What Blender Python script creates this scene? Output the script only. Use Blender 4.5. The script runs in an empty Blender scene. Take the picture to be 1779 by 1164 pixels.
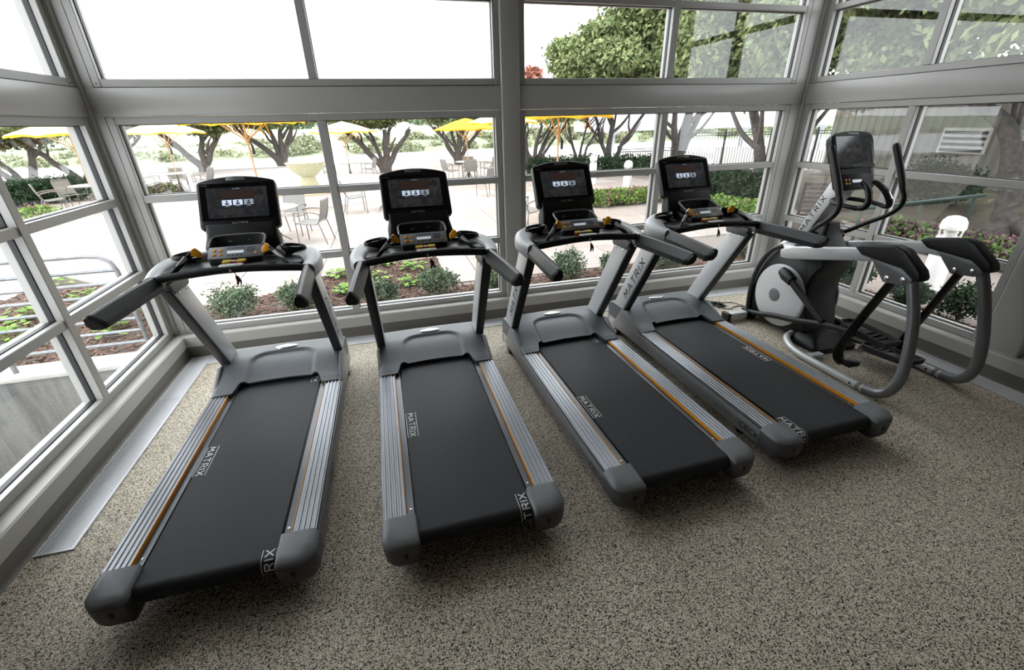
import bpy, bmesh, math, random
import numpy as np
from mathutils import Vector, Matrix, noise
PI = math.pi
S = bpy.context.scene
COL = S.collection
# ---------------------------------------------------------------- camera
FPX, PITCH, ROLL, YAW = 768.09, math.radians(25.735), math.radians(-1.438), math.radians(14.656)
CAM = Vector((-1.2139, -4.4959, 1.9576))
_cp, _sp, _cy, _sy, _cr, _sr = math.cos(PITCH), math.sin(PITCH), math.cos(YAW), math.sin(YAW), math.cos(ROLL), math.sin(ROLL)
_f = Vector((_sy*_cp, _cy*_cp, -_sp)); _r = Vector((_cy, -_sy, 0)); _u = _r.cross(_f)
RIGHT, UP, FWD = _cr*_r + _sr*_u, -_sr*_r + _cr*_u, _f
cd = bpy.data.cameras.new('camera'); cam = bpy.data.objects.new('camera', cd); COL.objects.link(cam)
cd.sensor_fit = 'HORIZONTAL'; cd.sensor_width = 36.0; cd.lens = FPX/1779*36.0; cd.clip_start = 0.05; cd.clip_end = 900
cam.matrix_world = Matrix((( RIGHT.x, UP.x, -FWD.x, CAM.x), (RIGHT.y, UP.y, -FWD.y, CAM.y), (RIGHT.z, UP.z, -FWD.z, CAM.z), (0, 0, 0, 1)))
S.camera = cam
def pray(px, py):                       # direction of a photo pixel
    return (RIGHT*((px-889.5)/FPX) - UP*((py-582.0)/FPX) + FWD).normalized()
def pz(px, py, z):                      # where that direction meets the height z
    v = pray(px, py); return CAM + v*((z-CAM.z)/v.z)
# ---------------------------------------------------------------- sky and exposure
W = bpy.data.worlds.new('overcast_sky'); S.world = W; W.use_nodes = True
bg = W.node_tree.nodes['Background']; bg.inputs[0].default_value = (0.93, 0.965, 1.0, 1); bg.inputs[1].default_value = 5.7
vs = S.view_settings
S.display_settings.display_device = 'sRGB'
vs.view_transform = 'Standard'; vs.look = 'None'; vs.exposure = 0.0; vs.gamma = 1.0; vs.use_curve_mapping = False
S.cycles.max_bounces = 10; S.cycles.diffuse_bounces = 4; S.cycles.glossy_bounces = 4; S.cycles.transparent_max_bounces = 24
S.cycles.caustics_reflective = False; S.cycles.caustics_refractive = False; S.cycles.sample_clamp_indirect = 6.0
# ---------------------------------------------------------------- materials
MATS = {}
def nodes_of(name):
    m = bpy.data.materials.new(name); m.use_nodes = True
    nt = m.node_tree; b = nt.nodes['Principled BSDF']; MATS[name] = m
    return m, nt, b
def mat(name, col, rough=0.5, metal=0.0, spec=0.5, emit=None, estr=1.0, nscale=0, namt=0.0, bump=0.0, bscale=200, coat=0.0):
    m, nt, b = nodes_of(name)
    b.inputs['Base Color'].default_value = (*col, 1); b.inputs['Roughness'].default_value = rough
    b.inputs['Metallic'].default_value = metal; b.inputs['Specular IOR Level'].default_value = spec
    if coat: b.inputs['Coat Weight'].default_value = coat; b.inputs['Coat Roughness'].default_value = 0.08
    if emit: b.inputs['Emission Color'].default_value = (*emit, 1); b.inputs['Emission Strength'].default_value = estr
    if namt or bump:
        tc = nt.nodes.new('ShaderNodeTexCoord')
    if namt:
        n = nt.nodes.new('ShaderNodeTexNoise'); n.inputs['Scale'].default_value = nscale; n.inputs['Detail'].default_value = 4
        nt.links.new(tc.outputs['Object'], n.inputs['Vector'])
        r = nt.nodes.new('ShaderNodeValToRGB'); r.color_ramp.elements[0].position = 0.3; r.color_ramp.elements[1].position = 0.7
        r.color_ramp.elements[0].color = (*[c*(1-namt) for c in col], 1); r.color_ramp.elements[1].color = (*[min(1, c*(1+namt)) for c in col], 1)
        nt.links.new(n.outputs['Fac'], r.inputs['Fac']); nt.links.new(r.outputs['Color'], b.inputs['Base Color'])
    if bump:
        n2 = nt.nodes.new('ShaderNodeTexNoise'); n2.inputs['Scale'].default_value = bscale; n2.inputs['Detail'].default_value = 2
        nt.links.new(tc.outputs['Object'], n2.inputs['Vector'])
        bp = nt.nodes.new('ShaderNodeBump'); bp.inputs['Strength'].default_value = bump; bp.inputs['Distance'].default_value = 0.01
        nt.links.new(n2.outputs['Fac'], bp.inputs['Height']); nt.links.new(bp.outputs['Normal'], b.inputs['Normal'])
    return m
def glass_mat(name, tint, gain=1.0):
    m = bpy.data.materials.new(name); m.use_nodes = True; nt = m.node_tree; nt.nodes.clear(); MATS[name] = m
    out = nt.nodes.new('ShaderNodeOutputMaterial'); mix = nt.nodes.new('ShaderNodeMixShader')
    tr = nt.nodes.new('ShaderNodeBsdfTransparent'); tr.inputs[0].default_value = (*tint, 1)
    gl = nt.nodes.new('ShaderNodeBsdfGlossy'); gl.inputs['Roughness'].default_value = 0.0; gl.inputs['Color'].default_value = (1, 1, 1, 1)
    g = nt.nodes.new('ShaderNodeNewGeometry'); d = nt.nodes.new('ShaderNodeVectorMath'); d.operation = 'DOT_PRODUCT'
    nt.links.new(g.outputs['Normal'], d.inputs[0]); nt.links.new(g.outputs['Incoming'], d.inputs[1])
    def mth(op, a, bv=None):
        n = nt.nodes.new('ShaderNodeMath'); n.operation = op
        if hasattr(a, 'links'): nt.links.new(a, n.inputs[0])
        else: n.inputs[0].default_value = a
        if bv is not None:
            if hasattr(bv, 'links'): nt.links.new(bv, n.inputs[1])
            else: n.inputs[1].default_value = bv
        return n.outputs[0]
    c = mth('ABSOLUTE', d.outputs['Value']); c = mth('SUBTRACT', 1.0, c); c = mth('POWER', c, 5.0)
    c = mth('MULTIPLY', c, 0.96); c = mth('ADD', c, 0.04); c = mth('MULTIPLY', c, gain); c = mth('MINIMUM', c, 1.0)
    nt.links.new(c, mix.inputs[0]); nt.links.new(tr.outputs[0], mix.inputs[1]); nt.links.new(gl.outputs[0], mix.inputs[2])
    nt.links.new(mix.outputs[0], out.inputs[0])
    return m
def speckle_mat(name, cols, scale, rough=0.7, bump=0.0):
    m, nt, b = nodes_of(name); b.inputs['Roughness'].default_value = rough; b.inputs['Specular IOR Level'].default_value = 0.3
    tc = nt.nodes.new('ShaderNodeTexCoord'); v = nt.nodes.new('ShaderNodeTexVoronoi'); v.inputs['Scale'].default_value = scale
    nt.links.new(tc.outputs['Object'], v.inputs['Vector'])
    r = nt.nodes.new('ShaderNodeValToRGB'); r.color_ramp.interpolation = 'CONSTANT'
    sp = nt.nodes.new('ShaderNodeSeparateColor'); nt.links.new(v.outputs['Color'], sp.inputs[0]); nt.links.new(sp.outputs[0], r.inputs['Fac'])
    while len(r.color_ramp.elements) < len(cols): r.color_ramp.elements.new(0.5)
    for e, (p, c) in zip(r.color_ramp.elements, cols): e.position = p; e.color = (*c, 1)
    nt.links.new(r.outputs['Color'], b.inputs['Base Color'])
    if bump:
        bp = nt.nodes.new('ShaderNodeBump'); bp.inputs['Strength'].default_value = bump; bp.inputs['Distance'].default_value = 0.004
        nt.links.new(v.outputs['Distance'], bp.inputs['Height']); nt.links.new(bp.outputs['Normal'], b.inputs['Normal'])
    return m
# ---------------------------------------------------------------- mesh helpers
class MB:
    def __init__(s): s.v = []; s.f = []
    def add(s, vs, fs):
        o = len(s.v); s.v += [tuple(p) for p in vs]; s.f += [tuple(i+o for i in f) for f in fs]; return s
    def box(s, x0, x1, y0, y1, z0, z1):
        return s.add([(x0,y0,z0),(x1,y0,z0),(x1,y1,z0),(x0,y1,z0),(x0,y0,z1),(x1,y0,z1),(x1,y1,z1),(x0,y1,z1)],
                     [(0,3,2,1),(4,5,6,7),(0,1,5,4),(1,2,6,5),(2,3,7,6),(3,0,4,7)])
    def hexa(s, p): return s.add(p, [(0,3,2,1),(4,5,6,7),(0,1,5,4),(1,2,6,5),(2,3,7,6),(3,0,4,7)])
    def prism(s, poly, axis, a, b):
        n = len(poly)
        def P(u, w, t): return {'x': (t,u,w), 'y': (u,t,w), 'z': (u,w,t)}[axis]
        vs = [P(u, w, a) for u, w in poly] + [P(u, w, b) for u, w in poly]
        return s.add(vs, [tuple(range(n))[::-1], tuple(range(n, 2*n))] + [(i, (i+1) % n, n+(i+1) % n, n+i) for i in range(n)])
    def loft(s, rings, caps=True, closed=True):
        n = len(rings[0]); vs = [p for r in rings for p in r]; fs = []
        for k in range(len(rings)-1):
            for i in range(n if closed else n-1):
                j = (i+1) % n; fs.append((k*n+i, k*n+j, (k+1)*n+j, (k+1)*n+i))
        if caps: fs += [tuple(range(n))[::-1], tuple(range((len(rings)-1)*n, len(rings)*n))]
        return s.add(vs, fs)
    def tube(s, pts, r, n=10, sx=1.0, caps=True, up=None):
        pts = [Vector(p) for p in pts]; m = len(pts)
        rs = r if isinstance(r, (list, tuple)) else [r]*m
        T = []
        for i in range(m):
            a = pts[max(0, i-1)]; b = pts[min(m-1, i+1)]; T.append((b-a).normalized())
        ref = Vector(up) if up else (Vector((0,0,1)) if abs(T[0].z) < 0.9 else Vector((1,0,0)))
        nrm = (ref - T[0]*ref.dot(T[0])).normalized(); rings = []
        for i in range(m):
            nrm = (nrm - T[i]*nrm.dot(T[i])).normalized(); bi = T[i].cross(nrm)
            rings.append([pts[i] + nrm*(rs[i]*math.cos(2*PI*k/n)) + bi*(rs[i]*sx*math.sin(2*PI*k/n)) for k in range(n)])
        return s.loft(rings, caps)
    def lathe(s, prof, n=20, c=(0,0,0), ax='z', caps=True):
        rings = []
        for r, h in prof:
            ring = []
            for k in range(n):
                a = 2*PI*k/n; u, w = r*math.cos(a), r*math.sin(a)
                ring.append({'z': (c[0]+u, c[1]+w, c[2]+h), 'x': (c[0]+h, c[1]+u, c[2]+w), 'y': (c[0]+w, c[1]+h, c[2]+u)}[ax])
            rings.append(ring)
        return s.loft(rings, caps)
    def grid(s, fn, nu, nv):
        vs = [fn(i/nu, j/nv) for j in range(nv+1) for i in range(nu+1)]
        return s.add(vs, [(j*(nu+1)+i, j*(nu+1)+i+1, (j+1)*(nu+1)+i+1, (j+1)*(nu+1)+i) for j in range(nv) for i in range(nu)])
    def mesh(s, name, m, smooth=True, angle=38, bevel=0, seg=2):
        me = bpy.data.meshes.new(name); me.from_pydata(s.v, [], s.f)
        bm = bmesh.new(); bm.from_mesh(me)
        if bevel:
            es = [e for e in bm.edges if len(e.link_faces) == 2 and e.calc_face_angle(0) > 0.5]
            bmesh.ops.bevel(bm, geom=es, offset=bevel, segments=seg, affect='EDGES', profile=0.5, clamp_overlap=True)
        bmesh.ops.recalc_face_normals(bm, faces=bm.faces); bm.to_mesh(me); bm.free()
        if m: me.materials.append(MATS[m])
        if smooth:
            me.shade_smooth(); me.set_sharp_from_angle(angle=math.radians(angle))
        return me
    def build(s, name, m, parent=None, **kw):
        o = bpy.data.objects.new(name, s.mesh(name, m, **kw)); COL.objects.link(o)
        if parent: o.parent = parent
        return o
def sm(pts, n=6, closed=False):             # Catmull-Rom through points
    P = [Vector(p) for p in pts]; out = []
    m = len(P)
    for i in range(m if closed else m-1):
        a = P[(i-1) % m] if closed or i > 0 else P[0]*2-P[1]; b = P[i]; c = P[(i+1) % m]; d = P[(i+2) % m] if closed or i+2 < m else P[m-1]*2-P[m-2]
        for k in range(n):
            t = k/n; out.append(0.5*((2*b)+(c-a)*t+(2*a-5*b+4*c-d)*t*t+(3*b-a-3*c+d)*t**3))
    if not closed: out.append(P[-1])
    return out
def rrect(w, h, r, n=5, cx=0, cy=0):        # rounded rectangle outline, w and h full sizes
    r = min(r, w/2-1e-4, h/2-1e-4); o = []
    for (sx, sy, a0) in ((1,1,0), (-1,1,90), (-1,-1,180), (1,-1,270)):
        for k in range(n+1):
            a = math.radians(a0+90*k/n); o.append((cx+sx*(w/2-r)+r*math.cos(a), cy+sy*(h/2-r)+r*math.sin(a)))
    return o
def tag(o, label=None, cat=None, group=None, kind=None):
    if label: o['label'] = label
    if cat: o['category'] = cat
    if group: o['group'] = group
    if kind: o['kind'] = kind
    return o
def empty(name, loc=(0,0,0), rz=0.0):
    o = bpy.data.objects.new(name, None); COL.objects.link(o); o.location = loc; o.rotation_euler = (0,0,rz); o.empty_display_size = 0.2
    return o
def copy_tree(o, parent=None):
    c = o.copy(); COL.objects.link(c)
    if parent: c.parent = parent; c.matrix_parent_inverse = o.matrix_parent_inverse.copy()
    for ch in [k for k in o.children]: copy_tree(ch, c)
    return c
def inst(src, name, parent=None, loc=(0,0,0), rot=(0,0,0), scale=(1,1,1)):   # another object on the same mesh
    o = bpy.data.objects.new(name, src.data if hasattr(src, 'data') else src); COL.objects.link(o); o.location = loc; o.rotation_euler = rot; o.scale = scale
    if parent: o.parent = parent
    return o
# ---------------------------------------------------------------- stroke lettering
GL = {'M': (1.1, [[(0,0),(.08,1),(.55,.3),(1.02,1),(1.1,0)]]), 'A': (1.1, [[(0,0),(.55,1),(1.1,0)],[(.42,.3),(.68,.3)]]), 'T': (.95, [[(0,1),(.95,1)],[(.475,1),(.475,0)]]),
 'R': (.95, [[(.05,0),(.05,1),(.75,1),(.9,.88),(.9,.64),(.75,.5),(.05,.5)],[(.5,.5),(.92,0)]]), 'I': (.12, [[(.06,0),(.06,1)]]), 'X': (1.0, [[(0,0),(1,1)],[(0,1),(1,0)]]),
 'U': (.9, [[(0,1),(0,.2),(.15,0),(.75,0),(.9,.2),(.9,1)]]), 'L': (.75, [[(0,1),(0,0),(.75,0)]]), 'E': (.8, [[(.8,1),(0,1),(0,0),(.8,0)],[(0,.5),(.7,.5)]]),
 'D': (.9, [[(0,0),(0,1),(.65,1),(.9,.75),(.9,.25),(.65,0),(0,0)]]), 'C': (.85, [[(.85,1),(.15,1),(0,.85),(0,.15),(.15,0),(.85,0)]]), 'K': (.9, [[(0,0),(0,1)],[(.85,1),(.05,.5),(.9,0)]]), ' ': (.6, [])}
def lettering(text, fn, h, gap=.32, wt=.17, sub=3, lines=None):
    mb = MB(); x = 0; segs = []
    for ch in text:
        w, pl = GL[ch]
        for p in pl:
            for a, b in zip(p, p[1:]): segs.append(((a[0]+x, a[1]), (b[0]+x, b[1])))
        x += w+gap
    tot = x-gap
    if lines:
        for v in lines: segs.append(((-.15, v), (tot+.15, v)))
    for k, (a, b) in enumerate(segs):
        w2 = (.05 if lines and k >= len(segs)-len(lines) else wt/2)
        A = Vector(a); B = Vector(b); d = (B-A).normalized(); A = A-d*w2*.6; B = B+d*w2*.6; q = Vector((-d.y, d.x))*w2
        n = max(1, int((B-A).length*sub)); vs = []; fs = []
        for i in range(n+1):
            c = A+(B-A)*(i/n)
            for e in (q, -q): vs.append(fn((c.x+e.x-tot/2)*h, (c.y+e.y-.5)*h))
        for i in range(n): fs.append((2*i, 2*i+1, 2*i+3, 2*i+2))
        mb.add(vs, fs)
    return mb
# ---------------------------------------------------------------- named materials
mat('window_paint', (.40,.39,.37), .34, 0.0, .6)
mat('sill_paint', (.46,.445,.415), .4)
mat('gasket', (.012,.012,.013), .5)
mat('baseboard_vinyl', (.17,.158,.14), .5)
mat('plaster', (.30,.285,.26), .8); mat('ceiling_tile', (.30,.29,.27), .9)
mat('grille_metal', (.82,.82,.85), .42, .2); mat('grille_dark', (.03,.03,.032), .6)
mat('screw', (.10,.10,.10), .4, .8)
glass_mat('window_glass', (.96,.968,.965), .85)
speckle_mat('rubber_floor', [(0,(.020,.020,.021)), (.17,(.24,.20,.15)), (.32,(.58,.50,.385)), (.60,(.80,.705,.56)), (.82,(.95,.87,.735))], 230, .65, .15)
mat('cover_plastic', (.105,.113,.123), .42, 0, .5, bump=.05, bscale=900)
mat('cap_grey', (.19,.197,.207), .45, 0, .5, bump=.08, bscale=700)
mat('cap_dark', (.085,.088,.093), .5, 0, .5, bump=.08, bscale=700)
mat('rail_aluminium', (.24,.25,.27), .34, .75); mat('rail_rib', (.12,.125,.135), .4, .7)
mat('orange_accent', (.72,.27,.008), .4); mat('orange_paddle', (.82,.36,.01), .35)
mat('belt_rubber', (.026,.0275,.031), .62, 0, .35, nscale=260, namt=.25, bump=.12, bscale=420)
mat('deck_strip', (.11,.115,.125), .3, .5)
mat('silver_paint', (.60,.61,.625), .32, .25); mat('shoulder_silver', (.54,.55,.56), .4, .15)
mat('steel_grey', (.20,.205,.215), .35, .4); mat('side_grey', (.27,.275,.285), .38, .2)
mat('post_edge', (.055,.057,.06), .4, .2)
mat('black_plastic', (.008,.008,.009), .40, 0, .35); mat('soft_black', (.011,.0115,.0125), .5, 0, .4)
mat('grip_rubber', (.025,.0265,.029), .42, 0, .5, bump=.06, bscale=600)
mat('bezel_black', (.004,.004,.005), .12, 0, .4); mat('pocket_black', (.006,.006,.006), .6)
mat('keypad_grey', (.23,.245,.28), .3); mat('key_mark', (.035,.04,.05), .4)
mat('lcd_window', (.75,.78,.8), .3, emit=(.8,.87,.95), estr=.35)
mat('chrome', (.75,.76,.78), .12, 1.0); mat('badge_silver', (.70,.70,.70), .2, .9)
mat('white_ink', (.75,.76,.77), .5); mat('dark_ink', (.02,.02,.022), .5); mat('silver_ink', (.55,.56,.57), .35, .6); mat('grey_ink', (.045,.047,.05), .5)
mat('estop_red', (.42,.012,.035), .3); mat('clip_maroon', (.07,.008,.012), .4); mat('estop_yellow', (.78,.60,.05), .35)
mat('sensor_white', (.62,.63,.64), .35); mat('led_green', (.1,.5,.25), .4, emit=(.2,.9,.5), estr=.4); mat('led_red', (.6,.05,.05), .4, emit=(.9,.2,.2), estr=.4)
mat('icon_tile', (.5,.58,.7), .3, emit=(.60,.70,.86), estr=.75); mat('icon_dim', (.3,.34,.4), .3, emit=(.45,.52,.63), estr=.4); mat('icon_line', (.02,.02,.03), .4)
mat('drum_light', (.66,.67,.68), .42, .0); mat('tube_grey', (.19,.195,.205), .33, .4)
def screen_mat():
    m, nt, b = nodes_of('screen_glow'); b.inputs['Base Color'].default_value = (.012,.0125,.014,1); b.inputs['Roughness'].default_value = .13
    tc = nt.nodes.new('ShaderNodeTexCoord'); n = nt.nodes.new('ShaderNodeTexNoise'); n.inputs['Scale'].default_value = 26; n.inputs['Detail'].default_value = 3
    nt.links.new(tc.outputs['Object'], n.inputs['Vector']); r = nt.nodes.new('ShaderNodeValToRGB')
    r.color_ramp.elements[0].position = .45; r.color_ramp.elements[0].color = (.010,.011,.013,1); r.color_ramp.elements[1].position = .75; r.color_ramp.elements[1].color = (.035,.034,.035,1)
    nt.links.new(n.outputs['Fac'], r.inputs['Fac']); nt.links.new(r.outputs['Color'], b.inputs['Emission Color']); b.inputs['Emission Strength'].default_value = 1.0
screen_mat()
mat('screen_rust', (.012,.012,.012), .2, emit=(.024,.013,.010), estr=1.0); mat('screen_smoke', (.012,.012,.012), .2, emit=(.022,.022,.022), estr=1.0)
# outdoors
def paving_mat(name, c0, c1):
    m, nt, b = nodes_of(name); b.inputs['Roughness'].default_value = .85; b.inputs['Specular IOR Level'].default_value = .2
    oi = nt.nodes.new('ShaderNodeObjectInfo'); r = nt.nodes.new('ShaderNodeValToRGB'); r.color_ramp.elements[0].color = (*c0,1); r.color_ramp.elements[1].color = (*c1,1)
    nt.links.new(oi.outputs['Random'], r.inputs['Fac'])
    tc = nt.nodes.new('ShaderNodeTexCoord'); n = nt.nodes.new('ShaderNodeTexNoise'); n.inputs['Scale'].default_value = 3; n.inputs['Detail'].default_value = 6; nt.links.new(tc.outputs['Object'], n.inputs['Vector'])
    mx = nt.nodes.new('ShaderNodeMixRGB'); mx.blend_type = 'MULTIPLY'; mx.inputs[0].default_value = .35; nt.links.new(r.outputs['Color'], mx.inputs[1]); nt.links.new(n.outputs['Fac'], mx.inputs[2])
    nt.links.new(mx.outputs[0], b.inputs['Base Color'])
paving_mat('paving', (.36,.295,.265), (.45,.405,.375))
mat('paving_joint', (.22,.19,.17), .95); mat('concrete', (.46,.44,.41), .85, nscale=5, namt=.2)
mat('soil', (.06,.042,.032), .95, nscale=30, namt=.4)
def mix_mat(name, cols, scale, rough=.8):
    m, nt, b = nodes_of(name); b.inputs['Roughness'].default_value = rough; b.inputs['Specular IOR Level'].default_value = .15
    tc = nt.nodes.new('ShaderNodeTexCoord'); n = nt.nodes.new('ShaderNodeTexWhiteNoise' if scale == 0 else 'ShaderNodeTexNoise')
    if scale: n.inputs['Scale'].default_value = scale; n.inputs['Detail'].default_value = 3
    nt.links.new(tc.outputs['Object'], n.inputs['Vector'])
    r = nt.nodes.new('ShaderNodeValToRGB')
    while len(r.color_ramp.elements) < len(cols): r.color_ramp.elements.new(.5)
    for i, (e, c) in enumerate(zip(r.color_ramp.elements, cols)): e.position = .28+.44*i/(len(cols)-1); e.color = (*c,1)
    nt.links.new(n.outputs['Fac'], r.inputs['Fac']); nt.links.new(r.outputs['Color'], b.inputs['Base Color'])
mix_mat('mulch_chip', [(.075,.04,.03),(.15,.085,.06),(.24,.15,.115)], 9)
mix_mat('leaf_box', [(.08,.12,.075),(.14,.19,.115),(.23,.28,.17)], 7); mix_mat('leaf_dark', [(.012,.028,.014),(.025,.05,.024),(.045,.075,.035)], 5)
mix_mat('leaf_bright', [(.08,.15,.03),(.14,.24,.05),(.25,.34,.09)], 8); mix_mat('leaf_tree', [(.10,.135,.06),(.19,.23,.10),(.32,.35,.17)], 2.5)
mix_mat('leaf_olive', [(.06,.085,.028),(.115,.14,.05),(.22,.13,.075)], 1.3); mix_mat('leaf_red', [(.30,.10,.08),(.42,.18,.13),(.34,.24,.12)], 2)
mix_mat('leaf_mixed', [(.05,.10,.03),(.12,.19,.05),(.10,.03,.08),(.24,.30,.08)], 6)
mat('petal', (.55,.12,.33), .6); mat('bark', (.075,.062,.056), .9, nscale=14, namt=.4, bump=.5, bscale=30); mat('bark_grey', (.065,.057,.05), .9, nscale=10, namt=.4, bump=.9, bscale=22)
mat('chair_frame', (.20,.175,.155), .4, .2); mat('sling', (.21,.205,.195), .8); mat('table_top', (.33,.325,.31), .4)
mat('umbrella_yellow', (.80,.46,.03), .75); mat('umbrella_cream', (.78,.68,.42), .75); mat('umbrella_wood', (.46,.29,.16), .5)
for k in ('umbrella_yellow', 'umbrella_cream'):
    m = MATS[k]; b = m.node_tree.nodes['Principled BSDF']; nt = m.node_tree; o = nt.nodes['Material Output']
    tl = nt.nodes.new('ShaderNodeBsdfTranslucent'); tl.inputs[0].default_value = b.inputs['Base Color'].default_value; mx = nt.nodes.new('ShaderNodeMixShader'); mx.inputs[0].default_value = .5
    nt.links.new(b.outputs[0], mx.inputs[1]); nt.links.new(tl.outputs[0], mx.inputs[2]); nt.links.new(mx.outputs[0], o.inputs[0])
mat('galvanised', (.22,.225,.235), .45, .6, nscale=30, namt=.2)
mat('iron_black', (.02,.02,.022), .5); mat('bollard_white', (.75,.74,.72), .5); mat('fountain_stone', (.34,.31,.19), .8, nscale=20, namt=.2)
mat('water', (.62,.63,.64), .4, 0, .9); mat('lawn', (.23,.265,.16), .9, nscale=.15, namt=.3); mat('bank_scrub', (.20,.21,.12), .95, nscale=.4, namt=.4)
mat('siding', (.19,.178,.16), .7); mat('siding_trim', (.16,.152,.14), .7); mat('wood_slat', (.06,.046,.041), .7); mat('bridge_concrete', (.33,.33,.33), .9); mat('green_rail', (.03,.06,.05), .5)
mat('distant_leaf', (.16,.21,.13), .95)
mat('basin_stone', (.55,.40,.27), .8)
mix_mat('bare_slope', [(.05,.04,.03),(.10,.085,.065),(.09,.10,.05)], 1.6)
def streak_mat(name, c0, c1):
    m, nt, b = nodes_of(name); b.inputs['Roughness'].default_value = .85
    tc = nt.nodes.new('ShaderNodeTexCoord'); mp = nt.nodes.new('ShaderNodeMapping'); mp.inputs['Scale'].default_value = (9,9,1.1); n = nt.nodes.new('ShaderNodeTexNoise'); n.inputs['Scale'].default_value = 1.0; n.inputs['Detail'].default_value = 8; n.inputs['Roughness'].default_value = .65
    nt.links.new(tc.outputs['Object'], mp.inputs[0]); nt.links.new(mp.outputs[0], n.inputs['Vector']); r = nt.nodes.new('ShaderNodeValToRGB'); r.color_ramp.elements[0].position = .35; r.color_ramp.elements[1].position = .7
    r.color_ramp.elements[0].color = (*c0,1); r.color_ramp.elements[1].color = (*c1,1); nt.links.new(n.outputs['Fac'], r.inputs['Fac']); nt.links.new(r.outputs['Color'], b.inputs['Base Color'])
streak_mat('wet_concrete', (.09,.088,.082), (.22,.215,.205))
# ================================================================ the room
XL, XR, ZC, YB = -3.336, 3.374, 3.75, -8.6
def wbox(mb, side, u0, u1, w0, w1, z0, z1):     # u along the wall, w outwards
    if side == 'front': mb.box(u0, u1, w0, w1, z0, z1)
    elif side == 'left': mb.box(XL-w1, XL-w0, -u1, -u0, z0, z1)
    else: mb.box(XR+w0, XR+w1, -u1, -u0, z0, z1)
    return mb
def wprism(mb, side, prof, u0, u1):             # profile (w, z) swept along u
    if side == 'front': mb.prism(prof, 'x', u0, u1)
    elif side == 'left': mb.prism([(XL-w, z) for w, z in prof], 'y', -u1, -u0)
    else: mb.prism([(XR+w, z) for w, z in prof], 'y', -u1, -u0)
    return mb
def struct(o): return tag(o, kind='structure')
struct(MB().box(XL-.15, XR+.15, YB-.2, .13, -.12, 0).build('floor', 'rubber_floor', smooth=False))
struct(MB().box(XL-.15, XR+.15, YB-.2, .13, ZC, ZC+.15).build('ceiling', 'ceiling_tile', smooth=False))
struct(MB().box(XL-.15, XR+.15, YB-.2, YB, 0, ZC).build('wall_back', 'plaster', smooth=False))
SIDE_END = 3.35                                  # window walls end here, plaster behind the camera
walls = {}
WNUM = [0]
def ring(mb, side, u0, u1, z0, z1, t, w0, w1):   # four-sided frame just inside a pane opening
    wbox(mb, side, u0, u0+t, w0, w1, z0, z1); wbox(mb, side, u1-t, u1, w0, w1, z0, z1)
    wbox(mb, side, u0+t, u1-t, w0, w1, z0, z0+t); wbox(mb, side, u0+t, u1-t, w0, w1, z1-t, z1)
    return mb
def window(side, cols, rows, fw=.055):
    WNUM[0] += 1; r = struct(empty('window_%d' % WNUM[0]))
    ua, ub, za, zb = cols[0][0], cols[-1][1], rows[0][0], rows[-1][1]
    kw = dict(bevel=.004, seg=1)
    for (a, b) in ((ua-fw, ua), (ub, ub+fw)): wbox(MB(), side, a, b, 0, .045, za-fw, zb+fw).build('stile', 'window_paint', r, **kw)
    for (a, b) in ((za-fw, za), (zb, zb+fw)): wbox(MB(), side, ua, ub, .001, .045, a, b).build('frame_rail', 'window_paint', r, **kw)
    for c0, c1 in zip(cols, cols[1:]): wbox(MB(), side, c0[1], c1[0], -.006, .045, za, zb).build('mullion', 'window_paint', r, **kw)
    for c in cols:
        for r0, r1 in zip(rows, rows[1:]): wbox(MB(), side, c[0], c[1], .002, .045, r0[1], r1[0]).build('rail', 'window_paint', r, **kw)
        for q in rows:
            ring(MB(), side, c[0]-.004, c[1]+.004, q[0]-.004, q[1]+.004, .009, .045, .078).build('gasket', 'gasket', r, smooth=False)
            ring(MB(), side, c[0]-.03, c[1]+.03, q[0]-.03, q[1]+.03, .03, .078, .125).build('outer_frame', 'window_paint', r, smooth=False)
            wbox(MB(), side, c[0], c[1], .058, .066, q[0], q[1]).build('pane', 'window_glass', r, smooth=False)
    for u in (ua-fw/2, ub+fw/2):                 # fixing screws at the lower corners
        m = MB()
        if side == 'front': m.lathe([(.005,0),(.005,-.003),(.002,-.0035)], 8, (u, 0, za-fw/2), 'y')
        elif side == 'left': m.lathe([(.005,0),(.005,.003),(.002,.0035)], 8, (XL, -u, za-fw/2), 'x')
        else: m.lathe([(.005,0),(.005,-.003),(.002,-.0035)], 8, (XR, -u, za-fw/2), 'x')
        m.build('screw', 'screw', r)
    return r
LROWS = [(.265,.81), (.87,1.41), (1.469,2.004)]; UROWS = [(2.316,2.90), (2.95,3.45)]
FA = [(-3.187,-1.717), (-1.65,-.146)]; FB = [(.146,1.619), (1.688,3.155)]
SA = [(.105,1.148), (1.215,2.272)]; SB = [(2.66,3.60), (3.67,4.62)]
for cols in (FA, FB):
    for rows in (LROWS, UROWS): window('front', cols, rows)
for side in ('left', 'right'):
    for cols in (SA,):
        for rows in (LROWS, UROWS): window(side, cols, rows)
SILL = [(.13,.205), (-.088,.212), (-.1,.203), (-.1,.106), (.13,.106)]
BASE = [(.1,.106), (-.088,.106), (-.09,.10), (-.09,.018), (-.094,.006), (-.108,0), (.1,0)]
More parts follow.
